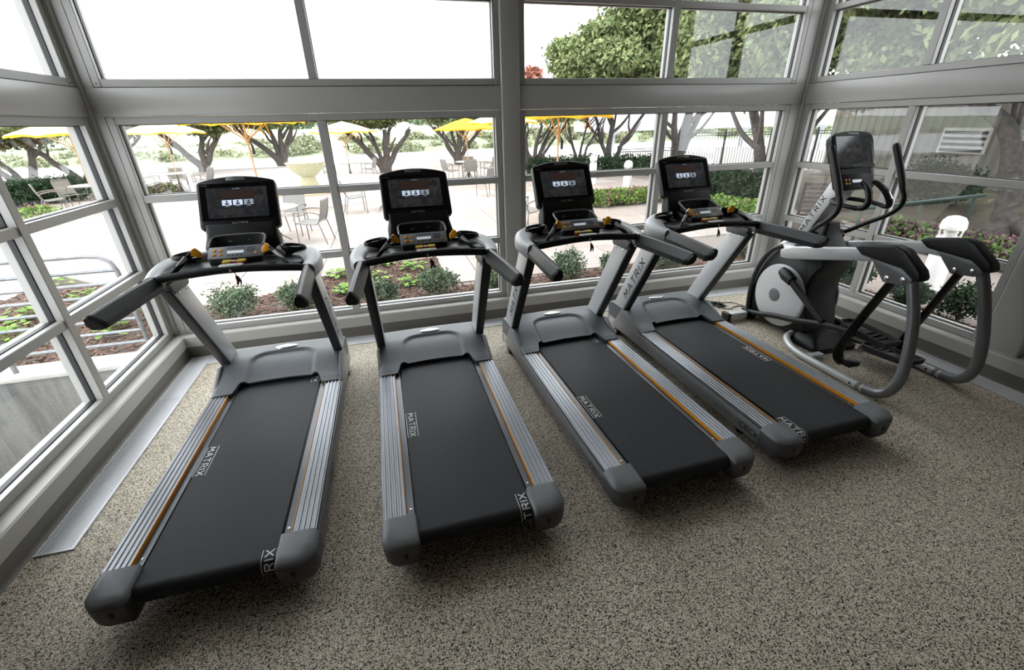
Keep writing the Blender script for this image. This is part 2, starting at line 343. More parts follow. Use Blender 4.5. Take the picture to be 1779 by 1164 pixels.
for side, (u0, u1), posts in (('front', (-3.44, 3.47), [(-.088,.088)]), ('left', (-.05, SIDE_END), [(2.34,2.60)]), ('right', (-.05, SIDE_END), [(2.34,2.60)])):
    w = walls[side] = struct(empty('wall_'+side))
    for z0, z1 in ((2.062,2.258), (3.51,ZC)): wbox(MB(), side, u0, u1, -.012, .13, z0, z1).build('beam', 'window_paint', w, bevel=.006)
    wbox(MB(), side, u0, u1, .0, .13, 2.258, 2.2605).build('shadow_line', 'gasket', w, smooth=False)  # thin black strip stands in for the shadow line above the lower beam
    for a, b in posts: wbox(MB(), side, a, b, -.034, .14, .2, ZC).build('post', 'window_paint', w, bevel=.014, seg=3)
    o = wprism(MB(), side, SILL, u0+(.0 if side == 'front' else .1), u1).build('sill', 'sill_paint', w, smooth=False)
    wbox(MB(), side, u0, u1, .02, .15, -1.6, .2).build('footing', 'concrete', w, smooth=False)
    bb = struct(wprism(MB(), side, BASE, u0+(.1 if side == 'front' else .05), (u1-.1 if side == 'front' else -YB)).build('baseboard_'+side, 'baseboard_vinyl', smooth=False))
for sg, X in ((-1, XL), (1, XR)):                # corner posts with a rounded bead, and plaster walls behind the camera
    wl = walls['left' if sg < 0 else 'right']; fe = -3.242 if sg < 0 else 3.21
    MB().box(*sorted((X+sg*.13, fe)), -.003, .13, .2, ZC).build('corner_panel', 'window_paint', wl, smooth=False)
    MB().box(*sorted((X+sg*.13, X-sg*.003)), -.05, .0, .2, ZC).build('corner_panel', 'window_paint', wl, smooth=False)
    MB().box(*sorted((X+sg*.1, X-sg*.030)), -.030, .1, .2, ZC).build('corner_post', 'window_paint', wl, bevel=.01, seg=3)
    MB().box(*sorted((X+sg*.07, X+sg*.13)), -SIDE_END, -2.60, .2, ZC).build('infill_panel', 'window_paint', wl, smooth=False)
    MB().box(*sorted((X, X+sg*.13)), YB, -SIDE_END, 0, ZC).build('plaster_panel', 'plaster', walls['left' if sg < 0 else 'right'], smooth=False)
# ---------------------------------------------------------------- floor grilles
def grille(name, x0, x1, y0, y1, along, label, plain=None):
    g = tag(empty(name, (0,0,0)), label, 'floor vent', 'aluminium floor grilles along the window walls')
    MB().box(x0+.004, x1-.004, y0+.004, y1-.004, .0003, .002).build('backing', 'grille_dark', g, smooth=False)
    t = .014
    fr = MB().box(x0, x1, y0, y0+t, .0003, .008).box(x0, x1, y1-t, y1, .0003, .008).box(x0, x0+t, y0+t, y1-t, .0003, .008).box(x1-t, x1, y0+t, y1-t, .0003, .008)
    fr.build('frame', 'grille_metal', g, smooth=False)
    sl = MB(); p = .0105
    if along == 'y':
        ys, ye = y0+t, (plain if plain is not None else y1-t); x = x0+t+.004
        while x+.006 < x1-t: sl.box(x, x+.0080, ys, ye, .0022, .0068); x += p
        if plain is not None: MB().box(x0+t, x1-t, plain+.002, y1-t, .0022, .0068).build('blank_plate', 'grille_metal', g, smooth=False)
    else:
        y = y0+t+.004
        while y+.006 < y1-t: sl.box(x0+t, x1-t, y, y+.0080, .0022, .0068); y += p
    tag(sl.build('slats', 'grille_metal', g, smooth=False), kind='stuff')
grille('floor_grille', -3.215, -3.04, -2.35, -.128, 'y', 'long ribbed aluminium floor grille along the left window wall', plain=-.87)
grille('floor_grille', -3.035, 3.065, -.30, -.128, 'x', 'aluminium floor grille behind the treadmills along the front window wall')
grille('floor_grille', 3.07, 3.245, -3.2, -.128, 'y', 'aluminium floor grille beside the elliptical trainer along the right window wall')
# ================================================================ treadmill (local axes: x right, y forward, z up)
def sst(t): t = max(0.0, min(1.0, t)); return t*t*(3-2*t)
BZ, BR = .206, .046                      # belt height and roller radius
RC = Vector((0, -1.172, BZ-BR))
def belt_pt(x, s, off=0.0):               # s runs forward from the point where the belt leaves the rear roller
    if s >= 0: return Vector((x, RC.y+s, BZ+off))
    a = -s/BR; return Vector((x, RC.y-math.sin(a)*(BR+off), RC.z+math.cos(a)*(BR+off)))
def cover_h(x, y):
    ax = abs(x)
    z = .236 + .088*sst((y-.34)/.40) + .006*math.cos(min(1, ax/.45)*PI/2)
    # recessed panel with rounded top corners
    dx = ax-.238; dy = y-.772; r = .13
    qx, qy = max(dx+r, 0), max(dy+r, 0)
    d = math.hypot(qx, qy)+min(max(dx+r, dy+r), 0)-r
    z -= .021*sst((.006-d)/.020)
    z -= .03*sst((y-.90)/.08)
    z -= .012*sst((ax-.425)/.03)
    z -= .010*sst((.40-y)/.08)*sst((ax-.27)/.03)
    return z
def cover_rear(x):
    ax = abs(x); lip = .452+.012*(1-(ax/.27)**2) if ax < .27 else .452
    return lip + (.337-lip)*sst((ax-.268)/.045)
def make_treadmill():
    root = empty('treadmill')
    B = lambda mb, n, m, p=root, **k: mb.build(n, m, p, **k)
    # --- running belt and deck
    hw = .282
    prof = [belt_pt(0, s) for s in (1.72, .9, 0)] + [belt_pt(0, -BR*PI*k/12) for k in range(1, 13)] + [Vector((0, .5, RC.z-BR))]
    B(MB().loft([[(-hw, p.y, p.z) for p in prof], [(hw, p.y, p.z) for p in prof]], caps=False, closed=False), 'belt', 'belt_rubber', angle=50)
    B(MB().box(-.29, .29, -1.13, .9, .10, .198), 'deck', 'black_plastic', bevel=.004)
    for sg in (-1, 1):
        sx = lambda a, b: tuple(sorted((sg*a, sg*b)))
        # side rail with ribs and orange edge
        rl = B(MB().box(*sx(.334, .445), -1.085, .40, .198, .217), 'side_rail', 'rail_aluminium', bevel=.002, seg=1)
        for k in range(4):
            x = .349+.0245*k; B(MB().prism([(sg*x, .216), (sg*(x+.004), .2222), (sg*(x+.013), .2222), (sg*(x+.017), .216)], 'y', -1.085, .40), 'tread_rib', 'rail_aluminium', rl, smooth=False)
        B(MB().box(*sx(.3312, .3345), -1.085, .40, .1985, .2218), 'accent_strip', 'orange_accent', rl, smooth=False)
        B(MB().box(*sx(.292, .331), -1.075, .45, .19, .2015), 'deck_edge', 'deck_strip', bevel=.002, seg=1)
        B(MB().lathe([(.006,0),(.006,.002),(.003,.003)], 10, (sg*.31, -1.03, .2015)), 'deck_screw', 'chrome')
        # side frame below the rail
        sp = [(-1.10,.088),(-.9,.082),(.5,.082),(.82,.075),(.86,.09),(.72,.30),(.60,.325),(.44,.25),(.36,.196),(-1.10,.196)]
        fr = B(MB().prism(sp, 'x', *sx(.427, .452)), 'side_frame', 'side_grey', bevel=.004)
        B(MB().box(*sx(.43, .447), -1.09, .38, .194, .2), 'side_gap', 'gasket', smooth=False)
        B(lettering('ULTIMATE', lambda u, v: (sg*.4528, -.86-sg*u*-1 if False else (-.80+(-sg)*u*-1*1), .137+v), .030, wt=.12), 'lettering', 'grey_ink', fr, smooth=False)
        # (the second word is heavier)
        B(lettering('DECK', lambda u, v: (sg*.4529, (-1.005 if sg < 0 else -.575)+sg*u, .137+v), .034, wt=.2), 'lettering', 'dark_ink', fr, smooth=False)
        # rear end cap: dark lower shell, grey rounded top
        def plan(g):
            x0, x1, y0, y1 = .282+g*.3, .456-g, -1.252+g, -1.083; r = .075-g*.5; o = [(x0, y1), (x0, y0+.012), (x0+.01, y0)]
            for k in range(9):
                a = -PI/2+PI/2*k/8; o.append((x1-r+r*math.cos(a), y0+r+r*math.sin(a)))
            return o+[(x1, y1)]
        lo = B(MB().loft([[(sg*x, y, z) for x, y in plan(g)] for g, z in ((.034,.066), (.012,.074), (.003,.095), (0,.15), (0,.1905))]), 'end_cap', 'cap_dark', angle=50)
        B(MB().loft([[(sg*x, y, z) for x, y in plan(g)] for g, z in ((.004,.1905), (.004,.193))]), 'cap_seam', 'gasket', lo, smooth=False)
        def top(g, z, ylift): return [(sg*x, y, z-max(0, (-1.16-y))*ylift) for x, y in plan(g)]
        B(MB().loft([top(0, .193, 0), top(.002, .203, 0), top(.012, .217, .10), top(.026, .2265, .16), top(.045, .229, .2)]), 'cap_top', 'cap_grey', lo, angle=60)
        B(MB().lathe([(.011,.0),(.011,-.0025)], 14, (sg*.352, -1.2515, .152), 'y').box(sg*.352-.0045, sg*.352+.0045, -1.254, -1.2505, .128, .15), 'keyhole', 'pocket_black', lo, smooth=False)
        # upright: silver box leaning back, dark rear edge
        def pp(z, a): return .671-.606*(z-.315)+a     # rear edge of the upright at height z
        zs = (.055, 1.06); q = [(pp(zs[0], .02), zs[0]), (pp(zs[0], .20), zs[0]), (pp(zs[1], .215), zs[1]), (pp(zs[1], .012), zs[1])]
        up = B(MB().prism(q, 'x', *sx(.381, .444)), 'upright', 'silver_paint', bevel=.006)
        B(MB().prism([(pp(.30, -.012), .30), (pp(.30, .016), .30), (pp(1.07, .016), 1.07), (pp(1.07, -.012), 1.07)], 'x', *sx(.379, .446)), 'upright_edge', 'post_edge', up, bevel=.009, seg=3)
        for y, z in ((.412,1.027), (.301,1.028)):
            B(MB().lathe([(.009,0),(.009,-sg*.004),(.004,-sg*.006)], 12, (sg*.381, y, z), 'x'), 'bolt', 'chrome', up)
        dv = Vector((0, -.606, 1)).normalized(); nv = Vector((0, 1, .606)).normalized(); c0 = Vector((sg*.4446, pp(.66, .095), .66))
        B(lettering('MATRIX', (lambda u, v: c0+dv*u+nv*v) if sg < 0 else (lambda u, v: c0+dv*u-nv*v), .062, gap=.5, wt=.2), 'lettering', 'dark_ink', up, smooth=False)
        # front transport wheel and rear foot
        wh = B(MB().lathe([(.02,-.018),(.036,-.018),(.042,-.010),(.042,.010),(.036,.018),(.02,.018)], 18, (sg*.425, .80, .042), 'x'), 'wheel', 'soft_black')
        B(MB().lathe([(.012,-.021),(.012,.021)], 10, (sg*.425, .80, .042), 'x'), 'axle', 'chrome', wh)
        B(MB().lathe([(.03,0),(.034,.006),(.03,.03),(.012,.034),(.012,.11)], 14, (sg*.36, -.86, 0)), 'levelling_foot', 'soft_black')
        # hand grip: faceted bar with a dark end cap
        def sec(y, x, zt, zb, w, wb):
            zm = zb+(zt-zb)*.42
            return [(sg*(x-wb), y, zb+.006), (sg*(x-wb+.008), y, zb), (sg*(x+wb-.008), y, zb), (sg*(x+wb), y, zb+.006), (sg*(x+w), y, zm), (sg*(x+w*.86), y, zm+.012), (sg*(x+.014), y, zt-.004), (sg*(x+.006), y, zt), (sg*(x-.006), y, zt), (sg*(x-.014), y, zt-.004), (sg*(x-w*.86), y, zm+.012), (sg*(x-w), y, zm)]
        def tilt(s, k): 
            zc = s[7][2]; return [(a, b-(c-zc)*k, c) for a, b, c in s]
        g = B(MB().loft([sec(.150, .425, 1.182, 1.088, .041, .036), sec(-.05, .438, 1.184, 1.088, .041, .035), sec(-.25, .452, 1.181, 1.085, .040, .034), tilt(sec(-.415, .462, 1.176, 1.086, .038, .032), .62)]), 'hand_grip', 'grip_rubber', angle=32)
        B(MB().loft([tilt(sec(-.413, .462, 1.178, 1.084, .0395, .0335), .62), tilt(sec(-.426, .463, 1.177, 1.086, .0385, .0325), .62), tilt(sec(-.438, .463, 1.168, 1.09, .031, .026), .62)]), 'grip_end', 'black_plastic', g, angle=32)
        # silver shoulder sweeping from the grip round the cup holder
        P = sm([(.427,.150,1.136), (.440,.225,1.140), (.432,.315,1.148), (.392,.40,1.158), (.315,.460,1.170), (.22,.50,1.182)], 5)
        Wd = [.043,.050,.066,.085,.088,.062]; Ht = [.047,.052,.06,.066,.066,.058]; rings = []
        for i, p in enumerate(P):
            t = i/(len(P)-1)*5; k = min(4, int(t)); fr_ = t-k; w = Wd[k]+(Wd[k+1]-Wd[k])*fr_; h = Ht[k]+(Ht[k+1]-Ht[k])*fr_
            a = P[max(0, i-1)]; b = P[min(len(P)-1, i+1)]; T = (b-a); T.z = 0; T.normalize(); nn = Vector((T.y, -T.x, 0))
            rings.append([(sg*(p.x+nn.x*u), p.y+nn.y*u, p.z+v) for u, v in rrect(2*w, 2*h, min(w, h)*.72, 4)])
        sh = B(MB().loft(rings), 'shoulder', 'shoulder_silver', angle=60)
        B(MB().prism([(.245,1.035), (.47,1.035), (.50,1.12), (.20,1.12)], 'x', *sx(.376, .440)), 'arm_bracket', 'steel_grey', bevel=.012, seg=3)
        # cup holder: rim and well
        c = Vector((sg*.322, .405, 1.243)); E1, E2 = .074, .052
        def el(k, z, dz=.14): return [(c.x+E1*k*math.cos(a), c.y+E2*k*math.sin(a), c.z+z-abs(0)+(-(abs(c.x+E1*k*math.cos(a))-.325)*dz)) for a in [2*PI*i/24 for i in range(24)]]
        cu = B(MB().loft([el(.92, -.03), el(1.02, -.022), el(1.06, 0), el(1.0, .008), el(.9, .004), el(.84, -.012), el(.80, -.055)]), 'cup_holder', 'black_plastic', angle=60)
        B(MB().loft([el(.83, -.045), el(.80, -.05)]), 'cup_floor', 'pocket_black', cu, smooth=False)
        # speed lever: dark arm, white strip, orange paddle
        L = [(.385,.152,1.176), (.335,.160,1.180), (.318,.168,1.190), (.262,.213,1.243), (.215,.243,1.284)]
        lv = B(MB().tube([(sg*x, y, z) for x, y, z in L], [.013,.013,.0135,.0145,.013], 10, sx=.75), 'speed_lever', 'soft_black')
        a, b = Vector((sg*.292, .190, 1.2185)), Vector((sg*.243, .219, 1.2665))
        B(MB().tube([a, b], .0145, 8, sx=.55), 'lever_strip', 'sensor_white', lv)
        B(MB().loft([[(sg*x, y, z) for x, y, z in r] for r in ([(.222,.225,1.272),(.222,.262,1.262),(.214,.264,1.300),(.214,.238,1.306)], [(.200,.232,1.262),(.200,.262,1.258),(.196,.268,1.312),(.196,.246,1.314)], [(.168,.236,1.252),(.168,.258,1.250),(.166,.262,1.278),(.166,.244,1.280)])]), 'paddle', 'orange_paddle', lv, bevel=.005)
        B(MB().box(*sx(.176, .226), .236, .262, 1.238, 1.256), 'paddle_base', 'black_plastic', lv, bevel=.005)
    # --- motor cover
    nx, ny = 64, 40
    def cf(u, v):
        x = -.447+.894*u; y0 = cover_rear(x); y = y0+(.965-y0)*v; return (x, y, cover_h(x, y))
    mb = MB().grid(cf, nx, ny)
    edge = [cf(i/nx, 0) for i in range(nx+1)]+[cf(1, j/ny) for j in range(1, ny+1)]+[cf(1-i/nx, 1) for i in range(1, nx+1)]+[cf(0, 1-j/ny) for j in range(1, ny)]
    def drop(p):
        x, y, z = p
        if y > .955: zz = .05
        elif abs(x) > .44: zz = max(.16, .215-max(0, y-.4)*.5)
        else: zz = z-(.016 if abs(x) < .27 else .026)
        return (x, y+(.004 if y < .6 else 0), min(zz, z-.004))
    mb.loft([edge, [drop(p) for p in edge]], caps=False)
    mc = B(mb, 'motor_cover', 'cover_plastic', angle=60)
    zb = cover_h(0, .84)+.004
    B(MB().loft([[(.085*k*math.cos(t), .822+.030*k*math.sin(t), zb+h+.02*(.030*k*math.sin(t))) for t in [2*PI*i/28 for i in range(28)]] for k, h in ((1.0,-.03),(1.0,.003),(.94,.006),(.6,.0075))]), 'badge', 'badge_silver', mc, angle=50)
    B(lettering('MATRIX', lambda u, v: (u, .820+v*.8, zb+.0092), .011, wt=.16), 'badge_lettering', 'steel_grey', mc, smooth=False)
    B(MB().box(-.42, .42, .40, .95, .07, .20), 'motor_tray', 'black_plastic', bevel=.01)
    B(MB().box(-.40, .40, .72, .88, .055, .10), 'front_crossmember', 'black_plastic')
    # --- cross bar with hand sensor
    B(MB().tube(sm([(-.39,.150,1.165), (-.25,.150,1.178), (-.1,.152,1.188), (0,.152,1.190), (.1,.152,1.188), (.25,.150,1.178), (.39,.150,1.165)], 4), [.024]*25, 12, sx=.85), 'cross_bar', 'soft_black')
    sn = B(MB().loft([[(x, y, z) for x, y in rrect(.135-d*2, .05-d*2, .018, 4, 0, .165)] for d, z in ((0,1.195),(0,1.212),(.004,1.216))]), 'sensor_pad', 'sensor_white', angle=40)
    for x, m in ((-.035,'sensor_white'), (0,'led_green'), (.035,'led_red')): B(MB().lathe([(.009,0),(.009,.0012),(.006,.0016)], 12, (x, .165, 1.216)), 'sensor_key', m, sn)
    B(MB().prism([(-.008,1.182),(.008,1.182),(0,1.199)], 'y', .1265, .128), 'clip_mark', 'white_ink', sn, smooth=False)
    cl = B(MB().tube(sm([(.01,.150,1.17), (.02,.146,1.15), (.012,.140,1.13)], 4), .0025, 6), 'safety_cord', 'black_plastic')
    B(MB().tube([(.018,.146,1.15), (.022,.143,1.115), (.014,.14,1.09)], [.006,.009,.004], 8, sx=.5).tube([(.026,.146,1.145), (.036,.143,1.115), (.034,.14,1.09)], [.004,.006,.003], 8, sx=.5), 'safety_clip', 'clip_maroon', cl)
    # --- emergency stop on the centre block
    B(MB().loft([[(x, y, z) for x, y in rrect(w, d, .03, 4, 0, .30)] for w, d, z in ((.74,.18,1.150),(.78,.22,1.165),(.78,.22,1.186),(.72,.18,1.196))]), 'centre_body', 'black_plastic', angle=50)
    B(MB().hexa([(-.155,.272,1.165),(.155,.272,1.165),(.16,.48,1.165),(-.16,.48,1.165),(-.15,.268,1.222),(.15,.268,1.222),(.158,.48,1.258),(-.158,.48,1.258)]), 'console_base', 'black_plastic', bevel=.012)
    es = B(MB().loft([[(x, y, z) for x, y in rrect(w, d, .015, 4, 0, .245)] for w, d, z in ((.135,.045,1.194),(.135,.045,1.214),(.12,.034,1.220))]), 'emergency_stop', 'estop_red', angle=40)
    for sg in (-1, 1): B(MB().box(*sorted((sg*.016, sg*.066)), .221, .262, 1.209, 1.224), 'stop_wing', 'estop_yellow', es, bevel=.006)
    B(MB().box(-.012, .012, .222, .250, 1.216, 1.2225), 'stop_key', 'sensor_white', es, bevel=.002)
    # --- keypad and tray
    kb, kt = Vector((0,.274,1.228)), Vector((0,.348,1.284)); kd = (kt-kb); kn = Vector((0, -kd.z, kd.y)).normalized()
    def kp(x, t, o=0.0): p = kb+kd*t+kn*o; return (x, p.y, p.z)
    kpan = B(MB().hexa([kp(-.157,0,-.02), kp(.157,0,-.02), kp(.157,1.02,-.02), kp(-.157,1.02,-.02), kp(-.157,0,.003), kp(.157,0,.003), kp(.157,1.02,.003), kp(-.157,1.02,.003)]), 'keypad', 'keypad_grey', bevel=.004)
    kq = lambda x0, x1, t0, t1, o=.0042: MB().add([kp(x0,t0,o), kp(x1,t0,o), kp(x1,t1,o), kp(x0,t1,o)], [(0,1,2,3)])
    for x in (-.122, -.085):
        for t in (.3, .68): B(MB().loft([[kp(x+k*.0125*math.cos(a), t+k*.095*math.sin(a), o) for a in [2*PI*i/14 for i in range(14)]] for k, o in ((1,.003),(1,.006),(.8,.0072))]), 'key', 'orange_paddle', kpan, angle=50)
    B(MB().loft([[kp(.118+k*.009*math.cos(a), .3+k*.075*math.sin(a), o) for a in [2*PI*i/12 for i in range(12)]] for k, o in ((1,.003),(1,.006),(.8,.0072))]), 'key', 'orange_paddle', kpan, angle=50)
    B(kq(-.048, .048, .38, .60), 'readout', 'lcd_window', kpan, smooth=False)
    km = MB()
    for i in range(7):
        q = kq(-.05+i*.0145, -.041+i*.0145, .78, .86); km.add(q.v, q.f)
    for i in range(3):
        for j in range(3):
            q = kq(.068+i*.016, .078+i*.016, .42+j*.15, .52+j*.15); km.add(q.v, q.f)
    for i in range(4):
        q = kq(-.045+i*.024, -.03+i*.024, .14, .24); km.add(q.v, q.f)
    B(km, 'key_legend', 'key_mark', kpan, smooth=False)
    # tray: recessed pocket with a grey rim
    rim = sm([(-.158,.350,1.284), (-.160,.40,1.303), (-.155,.452,1.322), (-.12,.472,1.330), (0,.476,1.333), (.12,.472,1.330), (.155,.452,1.322), (.160,.40,1.303), (.158,.350,1.284)], 4)
    tr = B(MB().tube(rim, .007, 8), 'tray_rim', 'steel_grey')
    B(MB().loft([[(x*.97, y, z-.004) for x, y, z in rim]+[(.15,.346,1.279),(-.15,.346,1.279)], [(x*.9, y-.012, 1.262) for x, y, z in rim]+[(.14,.352,1.262),(-.14,.352,1.262)]], caps=False).add([(x*.9, y-.012, 1.262) for x, y, z in rim]+[(.14,.352,1.262),(-.14,.352,1.262)], [tuple(range(len(rim)+2))]), 'tray_pocket', 'pocket_black', tr, angle=40)
    B(MB().box(-.075, -.05, .462, .466, 1.288, 1.298).box(.045, .06, .464, .468, 1.292, 1.30), 'socket', 'steel_grey', tr, smooth=False)
    # neck
    B(MB().loft([[(x, y+yo, z+(y-.56)*.3) for x, y in rrect(w, d, .03, 4, 0, .56)] for w, d, yo, z in ((.46,.13,-.035,1.20),(.46,.13,-.02,1.27),(.43,.10,.0,1.33),(.43,.09,.03,1.40))]), 'neck', 'black_plastic', angle=50)
    # --- console head
    b0, t0 = Vector((0,.545,1.366)), Vector((0,.694,1.643)); ud = (t0-b0).normalized(); nd = Vector((0, -ud.z, ud.y))
    def hp(x, v, o=0.0): p = b0+ud*v+nd*o; return (x, p.y, p.z)
    out = []
    for k in range(7): a = PI+PI/2*k/6; out.append((-.244+.028+.028*math.cos(a), .022+.028+.028*math.sin(a)-.03))
    for k in range(7): a = 1.5*PI+PI/2*k/6; out.append((.244-.028+.028*math.cos(a), .022+.028+.028*math.sin(a)-.03))
    top = [(.240,.300), (.232,.315), (.215,.322)]+[(x, .352-.030*(x/.215)**2) for x in (.16,.11,.055,0,-.055,-.11,-.16)]+[(-.215,.322), (-.232,.315), (-.240,.300)]
    out += top
    cx, cyv = 0, .16
    def sc(k): return [(cx+(x-cx)*(1-k/.24), cyv+(v-cyv)*(1-k/.18)) for x, v in out]
    con = B(MB().loft([[hp(x, v, o) for x, v in sc(k)] for k, o in ((.022,-.075),(.006,-.068),(0,-.05),(0,-.012),(.003,-.004),(.009,0))]), 'console', 'black_plastic', angle=40)
    B(MB().hexa([hp(x, v, o) for o in (.0,.0015) for x, v in ((-.222,.052),(.222,.052),(.222,.300),(-.222,.300))]), 'bezel', 'bezel_black', con, smooth=False)
    cI = lambda x0, x1, v0, v1, o: MB().add([hp(x0,v0,o), hp(x1,v0,o), hp(x1,v1,o), hp(x0,v1,o)], [(0,1,2,3)])
    B(cI(-.184, .184, .066, .271, .0020), 'screen', 'screen_glow', con, smooth=False)
    B(cI(-.105, .105, .196, .252, .0023), 'screen_picture', 'screen_rust', con, smooth=False)
    B(cI(-.125, .03, .088, .128, .0023), 'screen_picture', 'screen_smoke', con, smooth=False)
    for i, m in ((-1,'icon_tile'), (0,'icon_tile'), (1,'icon_dim')):
        B(cI(i*.066-.029, i*.066+.029, .150, .186, .0028), 'menu_tile', m, con, smooth=False)
        ic = MB(); q = MB().lathe([(.0065,0),(.0065,.0004)], 10, (0,0,0)); ic.add([hp(i*.066+x, .175+y, .0032) for x, y, z in q.v], q.f)
        q = cI(i*.066-.011, i*.066+.011, .155, .166, .0032); ic.add(q.v, q.f); B(ic, 'menu_icon', 'icon_line' if i == 0 else 'screen_smoke', con, smooth=False)
        B(cI(i*.066-.013, i*.066+.013, .141, .144, .0026), 'menu_caption', 'icon_dim', con, smooth=False)
    B(lettering('MATRIX', lambda u, v: hp(u, .030+v, .0016), .0125, gap=.45, wt=.2), 'lettering', 'silver_ink', con, smooth=False)
    B(lettering('MATRIX', lambda u, v: hp(u-.002, .261+v, .003), .006, gap=.4, wt=.2), 'screen_lettering', 'icon_dim', con, smooth=False)
    B(lettering('MATRIX', lambda u, v: hp(u-.195, .288+v, .003), .006, gap=.4, wt=.2), 'corner_lettering', 'keypad_grey', con, smooth=False)
    hd = B(MB().hexa([hp(x, v, o) for o in (-.004,.002) for x, v in ((-.058,.318),(.058,.318),(.058,.340),(-.058,.340))]), 'top_sensor', 'steel_grey', con, bevel=.002)
    return root
def belt_logo(parent, side, s0, n=0):
    # one MATRIX print on the belt; on the left it reads towards the rear, on the right towards the front
    if side < 0: fn = lambda u, v: belt_pt(-.252+v, s0-u, .0012)
    else: fn = lambda u, v: belt_pt(.252-v, s0+u, .0012)
    return lettering('MATRIX', fn, .034, gap=.42, wt=.2, sub=4, lines=(-.42, 1.42)).build('belt_lettering', 'white_ink', parent, smooth=False)
TM = [((-2.195,-1.692), -.55, 'leftmost treadmill, standing beside the floor grille along the left windows', [(-1, .795), (1, -.095), (1, 1.69)]),
      ((-1.015,-1.744), .49, 'second treadmill from the left, in front of the broad window post', [(-1, .85), (1, -.05)]),
      ((.146,-1.722), 1.74, 'third treadmill from the left, just right of the broad window post', [(-1, .68), (1, 1.665)]),
      ((1.265,-1.664), .61, 'fourth treadmill with a bright reflecting screen, next to the elliptical trainer', [(1, .90), (-1, .02)])]
tm0 = make_treadmill()
trees_ = [tm0]+[copy_tree(tm0) for _ in TM[1:]]
for o, ((x, y), a, lab, logos) in zip(trees_, TM):
    o.location = (x, y, 0); o.rotation_euler = (0, 0, math.radians(a)); tag(o, lab, 'treadmill', 'treadmills in a row facing the windows')
    bl = [c for c in o.children if c.name.startswith('belt')][0]
    for sd, s0 in logos: belt_logo(bl, sd, s0)
